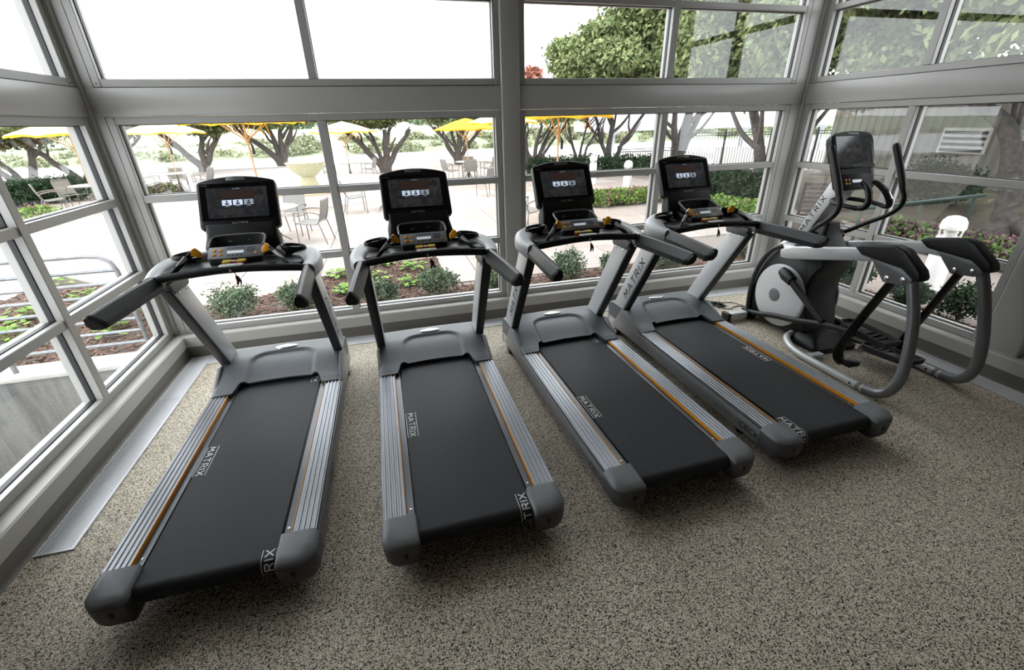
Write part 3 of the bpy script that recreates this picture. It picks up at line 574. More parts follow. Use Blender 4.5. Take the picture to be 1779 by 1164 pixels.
# ================================================================ elliptical trainer
def make_elliptical():
    root = tag(empty('elliptical_trainer', (2.549,-1.30,0), math.radians(-1.49)), 'grey elliptical trainer with curved rear tubes, standing by the right windows', 'exercise machine')
    B = lambda mb, n, m, p=root, **k: mb.build(n, m, p, **k)
    # base
    fs = B(MB().box(-.47, .47, .315, .405, .022, .088), 'front_stabiliser', 'silver_paint', bevel=.008)
    for sg in (-1, 1):
        B(MB().box(*sorted((sg*.465, sg*.512)), .305, .415, .0, .094), 'stabiliser_cap', 'black_plastic', fs, bevel=.012)
        B(MB().box(*sorted((sg*.16, sg*.27)), .30, .42, .012, .105), 'stabiliser_clamp', 'black_plastic', fs, bevel=.012)
    B(MB().box(-.06, .06, -.45, .40, .03, .10), 'spine', 'soft_black', bevel=.01)
    B(MB().loft([[(x, y, z) for x, y in rrect(w, d, .05, 4, cx, cy)] for w, d, cx, cy, z in ((.46,.34,0,-.36,.012),(.46,.34,0,-.36,.05),(.38,.24,0,-.34,.10),(.20,.18,0,-.30,.14))]), 'base_cover', 'black_plastic', angle=45)
    # drum housing
    prof = [(.395,.045), (.425,.16), (.43,.32), (.40,.48), (.33,.64), (.22,.78), (.12,.855), (-.02,.845), (-.16,.815), (-.285,.81), (-.295,.745), (-.245,.66), (-.215,.56), (-.225,.42), (-.275,.25), (-.30,.12), (-.25,.05)]
    body = B(MB().loft([[(x, .06+(y-.06)*k, .4+(z-.4)*k) for y, z in prof] for x, k in ((-.185,.93),(-.172,.985),(-.15,1),(.15,1),(.172,.985),(.185,.93))]), 'drum_housing', 'soft_black', angle=40)
    arc = sm([(0,.08,.895), (0,.20,.835), (0,.33,.68), (0,.412,.50), (0,.447,.31), (0,.43,.12)], 5)
    B(MB().loft([[(x, p.y+dy, p.z+dz) for x, dy, dz in ((-.165,0,0),(-.15,.018,.016),(.15,.018,.016),(.165,0,0),(.15,-.02,-.014),(-.15,-.02,-.014))] for p in arc]), 'front_band', 'silver_paint', body, angle=50)
    for sg in (-1, 1):
        c = (sg*.18, .062, .362)
        B(MB().tube(sm([(sg*.20,.10,.86), (sg*.205,.24,.78), (sg*.205,.35,.63), (sg*.205,.405,.45), (sg*.205,.415,.25), (sg*.20,.40,.09)], 5), .022, 10), 'bumper_rail', 'grip_rubber', body)
        dc = B(MB().lathe([(.302,0),(.306,sg*.006),(.302,sg*.014),(.28,sg*.020),(.12,sg*.026),(.0005,sg*.027)], 48, c, 'x'), 'drum_cover', 'drum_light', body, angle=50)
        B(MB().lathe([(.066,sg*.015),(.066,sg*.029),(.060,sg*.031),(.0005,sg*.031)], 28, (sg*.18, .10, .356), 'x'), 'hub_cap', 'steel_grey', body)
        # crank and pedal arm: the left pedal is up, the right one down
        up = sg < 0
        ck = [(sg*.235,.045,.618), (sg*.25,-.02,.60), (sg*.255,-.11,.568)] if up else [(sg*.235,.09,.12), (sg*.25,.02,.13), (sg*.255,-.08,.15)]
        cr = B(MB().tube(ck, [.045,.058,.05], 12, sx=.8), 'crank', 'black_plastic', angle=50)
        cb = [(sg*.262,-.10,.570), (sg*.262,-.30,.455), (sg*.262,-.52,.335)] if up else [(sg*.262,-.06,.15), (sg*.262,-.3,.15), (sg*.262,-.55,.14)]
        B(MB().tube(cb, .034, 10, sx=.6), 'crank_link', 'soft_black', angle=50)
        pa = [(sg*.235,.33,.085), (sg*.25,.16,.128), (sg*.26,0,.180), (sg*.26,-.26,.236), (sg*.255,-.56,.318), (sg*.24,-.80,.345)] if up else [(sg*.235,.33,.075), (sg*.25,.1,.09), (sg*.26,-.2,.105), (sg*.255,-.5,.12), (sg*.24,-.85,.13)]
        B(MB().tube(sm(pa, 4), .027, 10, sx=.75), 'pedal_arm', 'soft_black', angle=50)
        # pedal: dished footplate with a raised rim and treads
        px, py, pzv = (-.125,-.82,.345) if up else (.145,-.86,.135)
        slope = .05 if up else -.10
        O = [(px+.088*u, py+.20*v) for u, v in ((-.9,-1),(.9,-1),(1,-.8),(1,.55),(.75,.95),(.3,1.1),(-.3,1.1),(-.75,.95),(-1,.55),(-1,-.8))]
        H = lambda y: pzv+slope*(y-py)
        def rg(k, dz): return [(px+(x-px)*k, py+(y-py)*k, H(y)+dz) for x, y in O]
        pd = B(MB().loft([rg(.93,-.03), rg(1,-.022), rg(1.04,.022), rg(.97,.026), rg(.93,.004), rg(.2,.004)]), 'pedal', 'grip_rubber', angle=40)
        for k in range(7):
            y = py-.16+.05*k; B(MB().box(px-.065, px+.065, y-.010, y+.010, H(y)+.002, H(y)+.010), 'pedal_tread', 'soft_black', pd, bevel=.003, seg=1)
        # link hanging from the rear bracket
        lk = [(-.985,.865), (-.90,.63), (-.80,.34), (-.768,.20), (-.785,.125), (-.835,.10)] if up else [(-1.0,.865), (-.92,.58), (-.83,.28), (-.81,.17), (-.84,.11), (-.88,.09)]
        B(MB().tube([(sg*.302, y, z) for y, z in sm([(0+0, a, b) for a, b in lk], 4) and [(p.y, p.z) for p in sm([(0, a, b) for a, b in lk], 4)]], .054, 12, sx=.36), 'link_arm', 'black_plastic', angle=50)
        B(MB().box(*sorted((sg*.20, sg*.31)), -.90 if up else -.94, -.81 if up else -.85, .085 if up else .07, .13 if up else .11), 'link_foot', 'black_plastic', bevel=.01)
        # upper beam, black elbow cap, bracket plate with bolts
        bm_ = [(.02,.845), (-.10,.90), (-.35,.957), (-.62,1.02), (-.90,1.075), (-.90,.985), (-.62,.915), (-.35,.845), (-.10,.785), (.0,.775)]
        bmo = B(MB().prism(bm_, 'x', *sorted((sg*.290, sg*.350))), 'upper_beam', 'silver_paint', bevel=.012, seg=3)
        B(MB().loft([[(sg*x, y, z) for y, z in q] for x, q in ((.15, [(.16,.86),(.02,.88),(-.06,.78),(.10,.775)]), (.24, [(.12,.875),(-.02,.895),(-.08,.785),(.05,.78)]), (.30, [(.03,.86),(-.10,.895),(-.11,.79),(0,.78)]))]), 'beam_shoulder', 'silver_paint', bmo, bevel=.01)
        cap = [(-.665,1.045), (-.72,1.066), (-.96,1.118), (-1.03,1.100), (-1.165,.992), (-1.192,.945), (-1.18,.915), (-1.14,.918), (-1.05,.972), (-.86,.985), (-.74,.992)]
        B(MB().prism(cap, 'x', *sorted((sg*.272, sg*.366))), 'elbow_cap', 'black_plastic', bevel=.016, seg=3)
        pl = [(-.80,.99), (-.835,.972), (-.885,.92), (-.955,.850), (-1.10,.868), (-1.142,.90), (-1.135,.94), (-1.06,.985)]
        for xx in (.278, .345):
            pq = B(MB().prism(pl, 'x', *sorted((sg*xx, sg*(xx+.014)))), 'bracket_plate', 'steel_grey', bevel=.004)
            for y, z in ((-.976,.886), (-1.084,.906)):
                B(MB().lathe([(.017,0),(.017,sg*(.005 if xx > .3 else -.005)),(.010,sg*(.009 if xx > .3 else -.009)),(.0005,sg*(.009 if xx > .3 else -.009))], 14, (sg*(xx+(.014 if xx > .3 else 0)), y, z), 'x'), 'bolt', 'chrome', pq)
        # curved rear tube
        ct = [(sg*.32,-1.12,.90), (sg*.325,-1.165,.80), (sg*.33,-1.225,.64), (sg*.348,-1.283,.42), (sg*.362,-1.305,.25), (sg*.374,-1.285,.13), (sg*.382,-1.225,.062), (sg*.387,-1.12,.037)]
        t = B(MB().tube(sm(ct, 6), .037, 16), 'rear_tube', 'tube_grey', angle=60)
        bt = [(sg*.387,-1.12,.036), (sg*.394,-.90,.034), (sg*.397,-.60,.032), (sg*.385,-.46,.032), (sg*.345,-.34,.034), (sg*.27,-.225,.05), (sg*.19,-.20,.07)]
        b2 = B(MB().tube(sm(bt, 6), .0315, 14), 'floor_tube', 'silver_paint', angle=60)
        B(MB().tube([(sg*.3875,-1.09,.036), (sg*.388,-1.065,.036)], .0355, 16), 'tube_collar', 'tube_grey', b2)
        B(MB().lathe([(.010,0),(.010,sg*.0015)], 12, (sg*.3885-.0315*1.0, -1.02, .040), 'x'), 'tube_hole', 'pocket_black', b2, smooth=False)
        B(MB().box(*sorted((sg*.22, sg*.39)), -.60, -.54, .012, .05), 'cross_foot', 'silver_paint', b2, bevel=.005)
        TP = sm(ct, 6)
        def tp(u, v):
            f = max(0, min(len(TP)-1.001, 19-u/.0165)); i = int(f); p = TP[i]+(TP[i+1]-TP[i])*(f-i); a = v/.037
            return (p.x+  .0376*math.sin(a), p.y-  .0376*math.cos(a)*.9, p.z-  .0376*math.cos(a)*.25)
        B(lettering('MATRIX', lambda u, v: tp(-u, v+.020), .026, gap=.5, wt=.2), 'lettering', 'dark_ink', t, smooth=False)
        # moving handle
        hd = [(sg*.32,-.205,1.725), (sg*.32,-.25,1.645), (sg*.32,-.34,1.48), (sg*.32,-.385,1.385)]
        h2 = [(sg*.32,-.385,1.385), (sg*.32,-.415,1.325), (sg*.315,-.405,1.245), (sg*.30,-.33,1.165), (sg*.27,-.22,1.09), (sg*.22,-.12,1.01), (sg*.15,-.07,.965)]
        ht = B(MB().tube(sm(h2, 5), .019, 12), 'handle_tube', 'soft_black', angle=60)
        B(MB().tube(sm(hd, 4), [.020]+[.027]*11+[.024], 12), 'handle_grip', 'grip_rubber', ht, angle=60)
    # mast, boot, fixed handlebar
    mq = [(.165,.93), (.05,.93), (-.185,1.38), (-.08,1.455)]
    ms = B(MB().prism(mq, 'x', -.085, .085), 'mast', 'silver_paint', bevel=.012, seg=3)
    d = (Vector((0,-.08,1.455))-Vector((0,.165,.93))).normalized(); n = Vector((0, d.z, -d.y)); c0 = Vector((-.0858,.022,1.145))
    B(lettering('MATRIX', lambda u, v: c0+d*u+n*v, .044, gap=.55, wt=.2), 'lettering', 'dark_ink', ms, smooth=False)
    B(MB().loft([[(x, y, z) for x, y in rrect(w, dd, .03, 4, 0, cy)] for w, dd, cy, z in ((.30,.34,-.10,.80),(.26,.26,-.09,.90),(.20,.17,-.08,1.0),(.15,.11,-.09,1.09))]), 'mast_boot', 'soft_black', angle=45)
    B(MB().lathe([(.045,-.19),(.045,.19)], 18, (0,-.07,.965), 'x'), 'handle_pivot', 'black_plastic')
    fh = B(MB().tube(sm([(-.135,-.42,1.268), (-.16,-.33,1.275), (-.15,-.20,1.285), (-.06,-.12,1.295), (.06,-.12,1.295), (.15,-.20,1.285), (.16,-.33,1.275), (.135,-.42,1.268)], 5), .018, 10), 'fixed_handlebar', 'soft_black', angle=60)
    for sg in (-1, 1):
        g = [(sg*.135,-.42,1.268), (sg*.12,-.462,1.285), (sg*.10,-.462,1.335), (sg*.08,-.42,1.40), (sg*.062,-.36,1.445), (sg*.06,-.325,1.452)]
        B(MB().tube(sm(g, 4), [.018,.019,.021,.023,.024,.024,.024,.024,.024,.024,.024,.024,.024,.024,.023,.022,.02,.019,.018,.017,.014], 10), 'pulse_grip', 'black_plastic', fh, angle=60)
        g2 = [(sg*.098,-.482,1.338), (sg*.078,-.440,1.405), (sg*.064,-.385,1.446)]
        B(MB().tube(sm(g2, 4), .011, 8), 'pulse_plate', 'chrome', fh)
    # console
    b0, t0 = Vector((0,-.262,1.395)), Vector((0,-.052,1.862)); ud = (t0-b0).normalized(); nd = Vector((0, -ud.z, ud.y))
    def hp(x, v, o=0.0): p = b0+ud*v+nd*o; return (x, p.y, p.z)
    out = [(-.16,.0), (.16,.0), (.182,.02), (.190,.20), (.190,.235), (.205,.245), (.212,.40), (.200,.440), (.17,.462), (.08,.475), (0,.478), (-.08,.475), (-.17,.462), (-.200,.440), (-.212,.40), (-.205,.245), (-.190,.235), (-.190,.20), (-.182,.02)]
    def sc(k): return [(x*(1-k/.21), .235+(v-.235)*(1-k/.235)) for x, v in out]
    con = B(MB().loft([[hp(x, v, o) for x, v in sc(k)] for k, o in ((.03,-.085),(.006,-.07),(0,-.05),(0,-.012),(.004,-.003),(.010,0))]), 'console', 'black_plastic', angle=40)
    Q = lambda x0, x1, v0, v1, o: MB().add([hp(x0,v0,o), hp(x1,v0,o), hp(x1,v1,o), hp(x0,v1,o)], [(0,1,2,3)])
    B(Q(-.176, .176, .207, .432, .0012), 'screen', 'screen_glow', con, smooth=False)
    for i in (-1, 0, 1): B(Q(i*.055-.024, i*.055+.024, .30, .333, .002), 'menu_tile', 'screen_smoke', con, smooth=False)
    B(MB().hexa([hp(x, v, o) for o in (-.003,.003) for x, v in ((-.058,.442),(.058,.442),(.058,.462),(-.058,.462))]), 'top_sensor', 'steel_grey', con, bevel=.002)
    B(MB().hexa([hp(x, v, o) for o in (-.002,.016) for x, v in ((-.186,.170),(.186,.170),(.170,.202),(-.170,.202))]), 'console_shelf', 'soft_black', con, bevel=.006)
    B(Q(-.15, .15, .122, .166, .0012), 'shelf_slot', 'pocket_black', con, smooth=False)
    for x in (-.115, -.083):
        for v in (.045, .075): 
            B(MB().loft([[hp(x+k*.0095*math.cos(a), v+k*.0095*math.sin(a), o) for a in [2*PI*i/12 for i in range(12)]] for k, o in ((1,0),(1,.004),(.8,.005))]), 'key', 'orange_paddle', con, angle=50)
    B(Q(-.05, .045, .052, .076, .0014), 'readout', 'lcd_window', con, smooth=False)
    B(lettering('MATRIX', lambda u, v: hp(u, .188+v, .017), .010, gap=.45, wt=.2), 'lettering', 'keypad_grey', con, smooth=False)
    return root
make_elliptical()
# ---------------------------------------------------------------- floor outlet with cords
ob = tag(empty('floor_outlet', (2.275,-.525,0), math.radians(8)), 'black floor outlet box with plugs, between the last treadmill and the elliptical', 'power outlet')
MB().box(-.06, .06, -.085, .085, 0, .012).build('plate', 'black_plastic', ob, bevel=.004)
for x, y in ((-.025,.03), (.025,-.02)): MB().box(x-.018, x+.018, y-.03, y+.03, .012, .034).build('plug', 'soft_black', ob, bevel=.006)
for lab, pts in (('thin black power cord arching from the floor outlet to the elliptical', [(2.30,-.545,.026),(2.34,-.53,.02),(2.40,-.50,.006),(2.47,-.52,.005),(2.52,-.62,.005),(2.545,-.80,.03)]),
                 ('lower black power cord lying flat beside the floor outlet', [(2.26,-.56,.026),(2.27,-.64,.006),(2.34,-.68,.005),(2.42,-.64,.005),(2.50,-.66,.005),(2.53,-.78,.005)])):
    tag(MB().tube(sm(pts, 6), .0045, 8).build('power_cord', 'soft_black'), lab, 'cord', 'cords at the floor outlet')
# ================================================================ outdoors
GZ = -.20
RND = random.Random(7)
def fast(name, vs, fs, m, parent=None, kind=None):
    me = bpy.data.meshes.new(name)
    if isinstance(vs, np.ndarray):          # vs (n,4,3): two triangles per leaf
        n = len(vs); me.vertices.add(n*4); me.vertices.foreach_set('co', vs.astype(np.float32).ravel())
        base = np.arange(n)[:, None]*4; li = np.concatenate([base, base+1, base+2, base, base+2, base+3], 1).ravel().astype(np.int32)
        me.loops.add(n*6); me.loops.foreach_set('vertex_index', li); me.polygons.add(n*2)
        me.polygons.foreach_set('loop_start', np.arange(0, n*6, 3, dtype=np.int32)); me.update(calc_edges=True)
    else: me.from_pydata(vs, [], fs)
    me.materials.append(MATS[m]); o = bpy.data.objects.new(name, me); COL.objects.link(o)
    if parent: o.parent = parent
    if kind: o['kind'] = kind
    return o
def leaves(blobs, n, size, rnd, shell=.55, droop=.0, lw=.5):
    # diamond leaves folded along the midrib, spread through ellipsoids (centre, radii)
    g = np.random.default_rng(rnd.randrange(1 << 30)); C = np.array([b[0] for b in blobs], float); Rr = np.array([b[1] for b in blobs], float)
    w = Rr.prod(1)**.8; k = g.choice(len(blobs), n, p=w/w.sum())
    unit = lambda a: a/np.maximum(np.linalg.norm(a, axis=1, keepdims=True), 1e-6)
    d = unit(g.normal(size=(n, 3))); q = (shell+(1-shell)*g.random((n, 1)))*(.85+.3*g.random((n, 1))**2)
    p = C[k]+d*Rr[k]*q
    a = unit(d*.6+np.stack([g.uniform(-1,1,n), g.uniform(-1,1,n), g.uniform(-1,.8,n)-droop], 1)); b = unit(np.cross(a, g.uniform(-1,1,(n, 3))))
    s = size*g.uniform(.6,1.3,(n, 1)); e = np.cross(a, b)*s*.14
    return np.stack([p-a*s, p+b*s*lw+e, p+a*s, p-b*s*lw+e], 1), None
def shrub(name, loc, r, h, n, size, m, label, cat='shrub', group=None, rnd=RND, lumps=5, parts=True):
    e = tag(empty(name, loc), label, cat, group); bl = [((0,0,h*.52),(r*.8,r*.8,h*.5))]
    for _ in range(lumps):
        a = rnd.uniform(0,2*PI); q = rnd.uniform(.35,.6)*r; bl.append(((q*math.cos(a), q*math.sin(a), h*rnd.uniform(.35,.72)), (r*.5,r*.5,h*.34)))
    vs, fs = leaves(bl, n, size, rnd, .35); vs[..., 2] = np.maximum(vs[..., 2], .01)
    fast('foliage', vs, fs, m, e, 'stuff')
    st = MB()
    for k in range(4):
        a = 2*PI*k/4+rnd.random(); st.tube([(0,0,0), (r*.25*math.cos(a), r*.25*math.sin(a), h*.4), (r*.5*math.cos(a), r*.5*math.sin(a), h*.75)], [.012,.009,.004], 5)
    st.build('stems', 'bark', e)
    return e
def leafy(name, loc, r, h, label, m='leaf_bright', n=26, group=None, size=.07, rnd=RND):   # low clump of broad leaves on stalks
    e = tag(empty(name, loc), label, 'plant', group); vs, fs = [], []; st = MB()
    for k in range(n):
        a = rnd.uniform(0, 2*PI); q = r*math.sqrt(rnd.random()); z = h*rnd.uniform(.35,1)*(1-.5*(q/r)**2); p = Vector((q*math.cos(a), q*math.sin(a), z))
        d = Vector((math.cos(a), math.sin(a), rnd.uniform(-.4,.3))).normalized(); s = size*rnd.uniform(.7,1.25); b = Vector((-math.sin(a), math.cos(a), rnd.uniform(-.2,.2))).normalized()
        o = len(vs); vs += [p-d*s*.8, p-d*s*.1+b*s*.62, p+d*s*.55+b*s*.42, p+d*s, p+d*s*.55-b*s*.42, p-d*s*.1-b*s*.62]; fs.append((o,o+1,o+2,o+3,o+4,o+5))
        if k % 2 == 0: st.tube([(0,0,0), (p.x*.6, p.y*.6, z*.7), tuple(p-d*s*.7)], [.004,.003,.002], 4)
    fast('foliage', vs, fs, m, e, 'stuff'); st.build('stalks', m, e)
    return e
# ---------------------------------------------------------------- ground
terr = tag(empty('terrace'), kind='structure')
MB().box(-22, 4.85, .62, 27.0, -.60, GZ-.02).build('terrace_bed', 'paving_joint', terr, smooth=False)
MB().box(4.85, 26, 1.9, 27.0, -.62, GZ-.025).build('terrace_bed', 'paving_joint', terr, smooth=False)
PS = 1.22; pav = MB().box(0, PS-.012, 0, PS-.012, -.06, 0).mesh('paver', 'paving', smooth=False, bevel=.004, seg=1)
cells = []
for i in range(-18, 22):
    for j in range(0, 22):
        x, y = i*PS, .64+j*PS
        if y+PS > 27 or (y < 1.9 and x+PS > 4.8): continue
        if x > 8.5 and y < 12: continue
        if y < 1.8 and -3.4 < x < 4: continue
        v = Vector((x+PS/2, y+PS/2, GZ))-CAM; dz = v.dot(FWD)
        if dz < .5: continue
        u = v.dot(RIGHT)/dz
        cells.append((v.length + (0 if -1.35 < u < 1.2 else 40), x, y))
cells.sort()
for k, (d, x, y) in enumerate(cells[:280]): inst(pav, 'paver', terr, (x, y, GZ+RND.uniform(-.002,.002)))
rest = MB()
for d, x, y in cells[280:]: rest.box(x, x+PS-.012, y, y+PS-.012, GZ-.06, GZ)
tag(rest.build('far_pavers', 'paving', terr, smooth=False), kind='stuff')
# mulch bed under the front and left windows, outline taken from the photograph
bedp = [pz(x, y, GZ) for x, y in ((12,523), (107,480), (150,491), (250,505), (340,535), (432,524), (504,501), (585,474), (667,459), (758,447), (772,477), (797,497))]
bed = [(-9.5, bedp[0].y+.3), (bedp[0].x-2, bedp[0].y+.2)]+[(p.x, p.y) for p in bedp]+[(.9,1.72), (2.6,1.75), (4.83,1.8), (4.83,.16), (-3.44,.16), (-3.44,.5), (-9.5,.5)]
bedo = tag(empty('mulch_bed'), kind='structure')
MB().prism(bed, 'z', -.60, GZ+.012).build('bed_soil', 'soil', bedo, smooth=False)
MB().box(3.53, 4.84, -4.6, .16, -.6, GZ+.005).build('bed_soil', 'soil', bedo, smooth=False)
def inside(p, poly):
    c = False; j = len(poly)-1
    for i in range(len(poly)):
        if (poly[i][1] > p[1]) != (poly[j][1] > p[1]) and p[0] < (poly[j][0]-poly[i][0])*(p[1]-poly[i][1])/(poly[j][1]-poly[i][1])+poly[i][0]: c = not c
        j = i
    return c
vs, fs = [], []
def chip(x, y, z):
    a = RND.uniform(0, PI); l = RND.uniform(.012,.034); w = RND.uniform(.005,.012); t = RND.uniform(-.5,.5); dx, dy = math.cos(a), math.sin(a); o = len(vs)
    z += RND.uniform(.006,.022)
    vs.extend([(x-dx*l-dy*w, y-dy*l+dx*w, z-l*t), (x-dx*l+dy*w, y-dy*l-dx*w, z-l*t), (x+dx*l+dy*w, y+dy*l-dx*w, z+l*t), (x+dx*l-dy*w, y+dy*l+dx*w, z+l*t),
               (x-dx*l, y-dy*l, z-l*t-.008), (x+dx*l, y+dy*l, z+l*t-.008)])
    fs.extend([(o,o+1,o+2,o+3), (o,o+4,o+5,o+3), (o+1,o+4,o+5,o+2)])
k = 0
while k < 26000:
    x, y = RND.uniform(-8,4.83), RND.uniform(.16,3.6)
    if inside((x, y), bed): chip(x, y, GZ+.005); k += 1
for k in range(7000): chip(RND.uniform(3.53,4.83), RND.uniform(-4.4,.2), GZ)
fast('mulch_chips', vs, fs, 'mulch_chip', bedo, 'stuff')
# concrete walk and planting outside the right windows
walk = tag(empty('walk_right'), kind='structure')
MB().box(4.85, 7.3, -6, 1.95, -.6, GZ-.02).build('walk_bed', 'paving_joint', walk, smooth=False)
for j in range(-5, 2):
    for i in range(2): MB().box(4.86+i*1.22, 4.86+i*1.22+1.208, j*1.2-.1, j*1.2+1.092, GZ-.05, GZ).build('paver', 'paving', walk, smooth=False, bevel=.004, seg=1)
rb = tag(empty('ground_right'), kind='structure')
MB().box(7.3, 26, -14, 1.9, -.6, GZ-.01).build('soil_bank', 'soil', rb, smooth=False)
MB().grid(lambda u, v: (8.6+9*u, 1.0+11*v, GZ-.03+.30*sst(u*2.2)*(1-sst((v-.75)*4))+.04*noise.noise(Vector((u*9, v*9, 0)))), 20, 20).build('bare_slope', 'bare_slope', rb)
# stair well and its wall outside the left windows
lw = tag(empty('stair_wall'), kind='structure')
MB().box(-12, -3.46, .30, .62, -1.9, GZ).build('concrete_wall', 'wet_concrete', lw, bevel=.008)
MB().box(-12, -3.46, .285, .60, GZ, GZ+.045).build('coping', 'concrete', lw, bevel=.008)
MB().box(-12, -3.48, -7, .30, -1.9, -1.6).build('well_floor', 'wet_concrete', lw, smooth=False)
MB().box(-12.3, -6.9, -7, .30, -1.9, GZ).build('far_bank', 'concrete', lw, smooth=False)
rl = tag(empty('pipe_railing', (0,.42,GZ+.045)), 'galvanised pipe guard rail on the concrete wall outside the left windows', 'railing')
zt = .925-GZ-.045
top = [(-10,0,zt), (-4.02,0,zt), (-3.90,0,zt-.015), (-3.825,0,zt-.07), (-3.80,0,zt-.16), (-3.79,0,.0)]
MB().tube(top, .021, 10).build('top_rail', 'galvanised', rl)
for k in range(7): z = zt-.15-.125*k; MB().tube([(-10,0,z), (-3.80,0,z)], .017, 8).build('rail', 'galvanised', rl)
for x in (-4.97, -6.5, -8.0, -9.5): MB().tube([(x,0,zt), (x,0,0)], .022, 10).build('post', 'galvanised', rl)
MB().tube([(-8.2,-.9,-1.25), (-4.3,-.9,-.55)], .02, 8).build('handrail', 'galvanised', rl)
MB().tube([(-7.6,-.9,-1.15), (-7.6,-.1,-1.15)], .012, 6).build('handrail_bracket', 'galvanised', rl)
# ---------------------------------------------------------------- river and far bank
MB().box(-220, 260, 27.0, 96, -3.2, -2.75).build('river', 'water', smooth=False)['kind'] = 'structure'
MB().box(-22, 26, 26.98, 27.4, -3.2, GZ+.0).build('quay_wall', 'concrete', smooth=False)['kind'] = 'structure'
def bank(u, v):
    x = -220+480*u; D = 84+14*math.sin(x*.012)*.4; y = D+ (320-D)*(v**1.7)
    z = -2.9+2.3*sst((y-D)/14)+.012*(y-D)+.35*noise.noise(Vector((x*.05, y*.05, 0)))
    return (x, y, z)
MB().grid(bank, 90, 26).build('lawn_far', 'lawn')['kind'] = 'structure'
MB().box(-400, 460, 318, 330, -3, 0).build('land_far', 'lawn', smooth=False)['kind'] = 'structure'
bl = []
for k in range(420):
    x = RND.uniform(-120,150); y = 86+14*math.sin(x*.012)*.4+RND.uniform(1,13); s = RND.uniform(.6,1.5)
    bl.append(((x, y, -2.7+2.2*sst((y-86)/14)+s*.3), (s*1.6,s*1.4,s*.8)))
v_, f_ = leaves(bl, 60000, .30, RND, .5)
tag(fast('bank_scrub', v_, f_, 'bank_scrub', None, 'stuff'), 'low scrub covering the far river bank', 'scrub')
bl = []
for k in range(70):
    x = RND.uniform(-220,260); y = RND.uniform(190,312); s = RND.uniform(2.0,4.5); bl.append(((x, y, -.6+.012*(y-84)+s*.9), (s*1.3,s*1.3,s)))
v_, f_ = leaves(bl, 16000, .9, RND, .5)
tag(fast('distant_trees', v_, f_, 'distant_leaf', None, 'stuff'), 'hazy line of trees on the far shore', 'trees')
bg_ = tag(empty('concrete_footbridge', (0,0,0)), 'grey concrete bridge over the river seen through the right-hand front window', 'bridge')
MB().box(17, 75, 36, 39.5, .95, 1.62).build('deck', 'bridge_concrete', bg_, smooth=False); MB().box(17, 75, 36, 36.15, 1.62, 2.35).build('parapet', 'bridge_concrete', bg_, smooth=False)
for x in (20.2, 27.5, 35, 45): MB().lathe([(.28,-3.1),(.28,.55),(.9,.95)], 14, (x, 37.7, 0)).build('pier', 'bridge_concrete', bg_)
# ---------------------------------------------------------------- trees
def tree(name, base, stems, h0, crown, n, size, m, label, group='trees on the terrace', bark='bark', seed=1, r0=.13, extra=(), branchy=3, nb=18, bs=.38):
    rnd = random.Random(seed); e = tag(empty(name, base), label, 'tree', group); tk = MB(); tips = []
    for (dx, dy, rr) in stems:
        top = Vector((dx, dy, h0)); pts = [Vector((dx*.06, dy*.06, -.05))]
        for k in range(1, 7):
            t = k/6; pts.append(Vector((dx*t**1.25+rnd.uniform(-1,1)*.07*(1-t*.4), dy*t**1.25+rnd.uniform(-1,1)*.07, h0*t)))
        P = sm(pts, 3); R = [r0*rr*(1-.55*i/(len(P)-1)) for i in range(len(P))]; tk.tube(P, R, 9)
        for b in range(branchy):
            s = P[int(len(P)*rnd.uniform(.5,.98))-1]; a = math.atan2(dy, dx)+rnd.uniform(-1.5,1.5); L = rnd.uniform(.7,1.3)*h0*.42
            q = [s, s+Vector((math.cos(a)*L*.35, math.sin(a)*L*.35, L*.28)), s+Vector((math.cos(a)*L*.6+rnd.uniform(-.1,.1), math.sin(a)*L*.6, L*.7)), s+Vector((math.cos(a)*L*.85, math.sin(a)*L*.85, L*1.05))]
            rr0 = r0*rr*.42; tk.tube(sm(q, 3), [rr0*(1-.7*i/9) for i in range(10)], 7); tips.append(q[-1])
        tips.append(P[-1])
    for q, r1, r2 in extra:
        P = sm(q, 4); tk.tube(P, [r1+(r2-r1)*i/(len(P)-1) for i in range(len(P))], 10)
    tk.build('trunk', bark, e, angle=60)
    (cx, cy, cz), (rx, ry, rz) = crown; bl = []
    for k in range(nb):
        while True:
            d = Vector((rnd.uniform(-1,1), rnd.uniform(-1,1), rnd.uniform(-.95,1)))
            if d.length < 1: break
        bl.append(((cx+d.x*rx*.8, cy+d.y*ry*.8, cz+d.z*rz*.75), (rx*bs,ry*bs,rz*bs*.95)))
    v, f = leaves(bl, n, size, rnd, .25, .3)
    fast('foliage', v, f, m, e, 'stuff')
    return e
def gp(px, py): p = pz(px, py, GZ); return (p.x, p.y, GZ)
tree('terrace_tree', gp(62,347), [(-1.6,.3,.8), (.5,.2,1), (-.6,-.4,.7)], 1.9, ((-.3,0,2.5),(2.9,2.4,.85)), 9000, .09, 'leaf_olive', 'multi-stemmed tree with pale bark behind the hedge, far left window', seed=3, r0=.17)
tree('terrace_tree', gp(152,322), [(-1.9,-.2,1), (.9,.3,.9)], 2.0, ((-.5,0,2.55),(2.6,2.2,.85)), 8000, .09, 'leaf_olive', 'leaning forked tree right of the left window umbrella', seed=4, r0=.17)
tree('terrace_tree', gp(196,306), [(1.9,0,.8), (1.3,.4,.6), (-.6,0,.8)], 1.9, ((.8,0,2.5),(2.6,2.2,.8)), 8000, .09, 'leaf_olive', 'tree with branches spreading right beside the front left window corner', seed=5, r0=.15)
tree('terrace_tree', gp(357,300), [(-1.5,0,1.1), (.3,.1,1), (1.3,0,1.0)], 2.0, ((-.3,0,2.6),(3.4,2.6,.85)), 12000, .10, 'leaf_olive', 'three-stemmed dark tree left of the large yellow umbrella', seed=6, r0=.20)
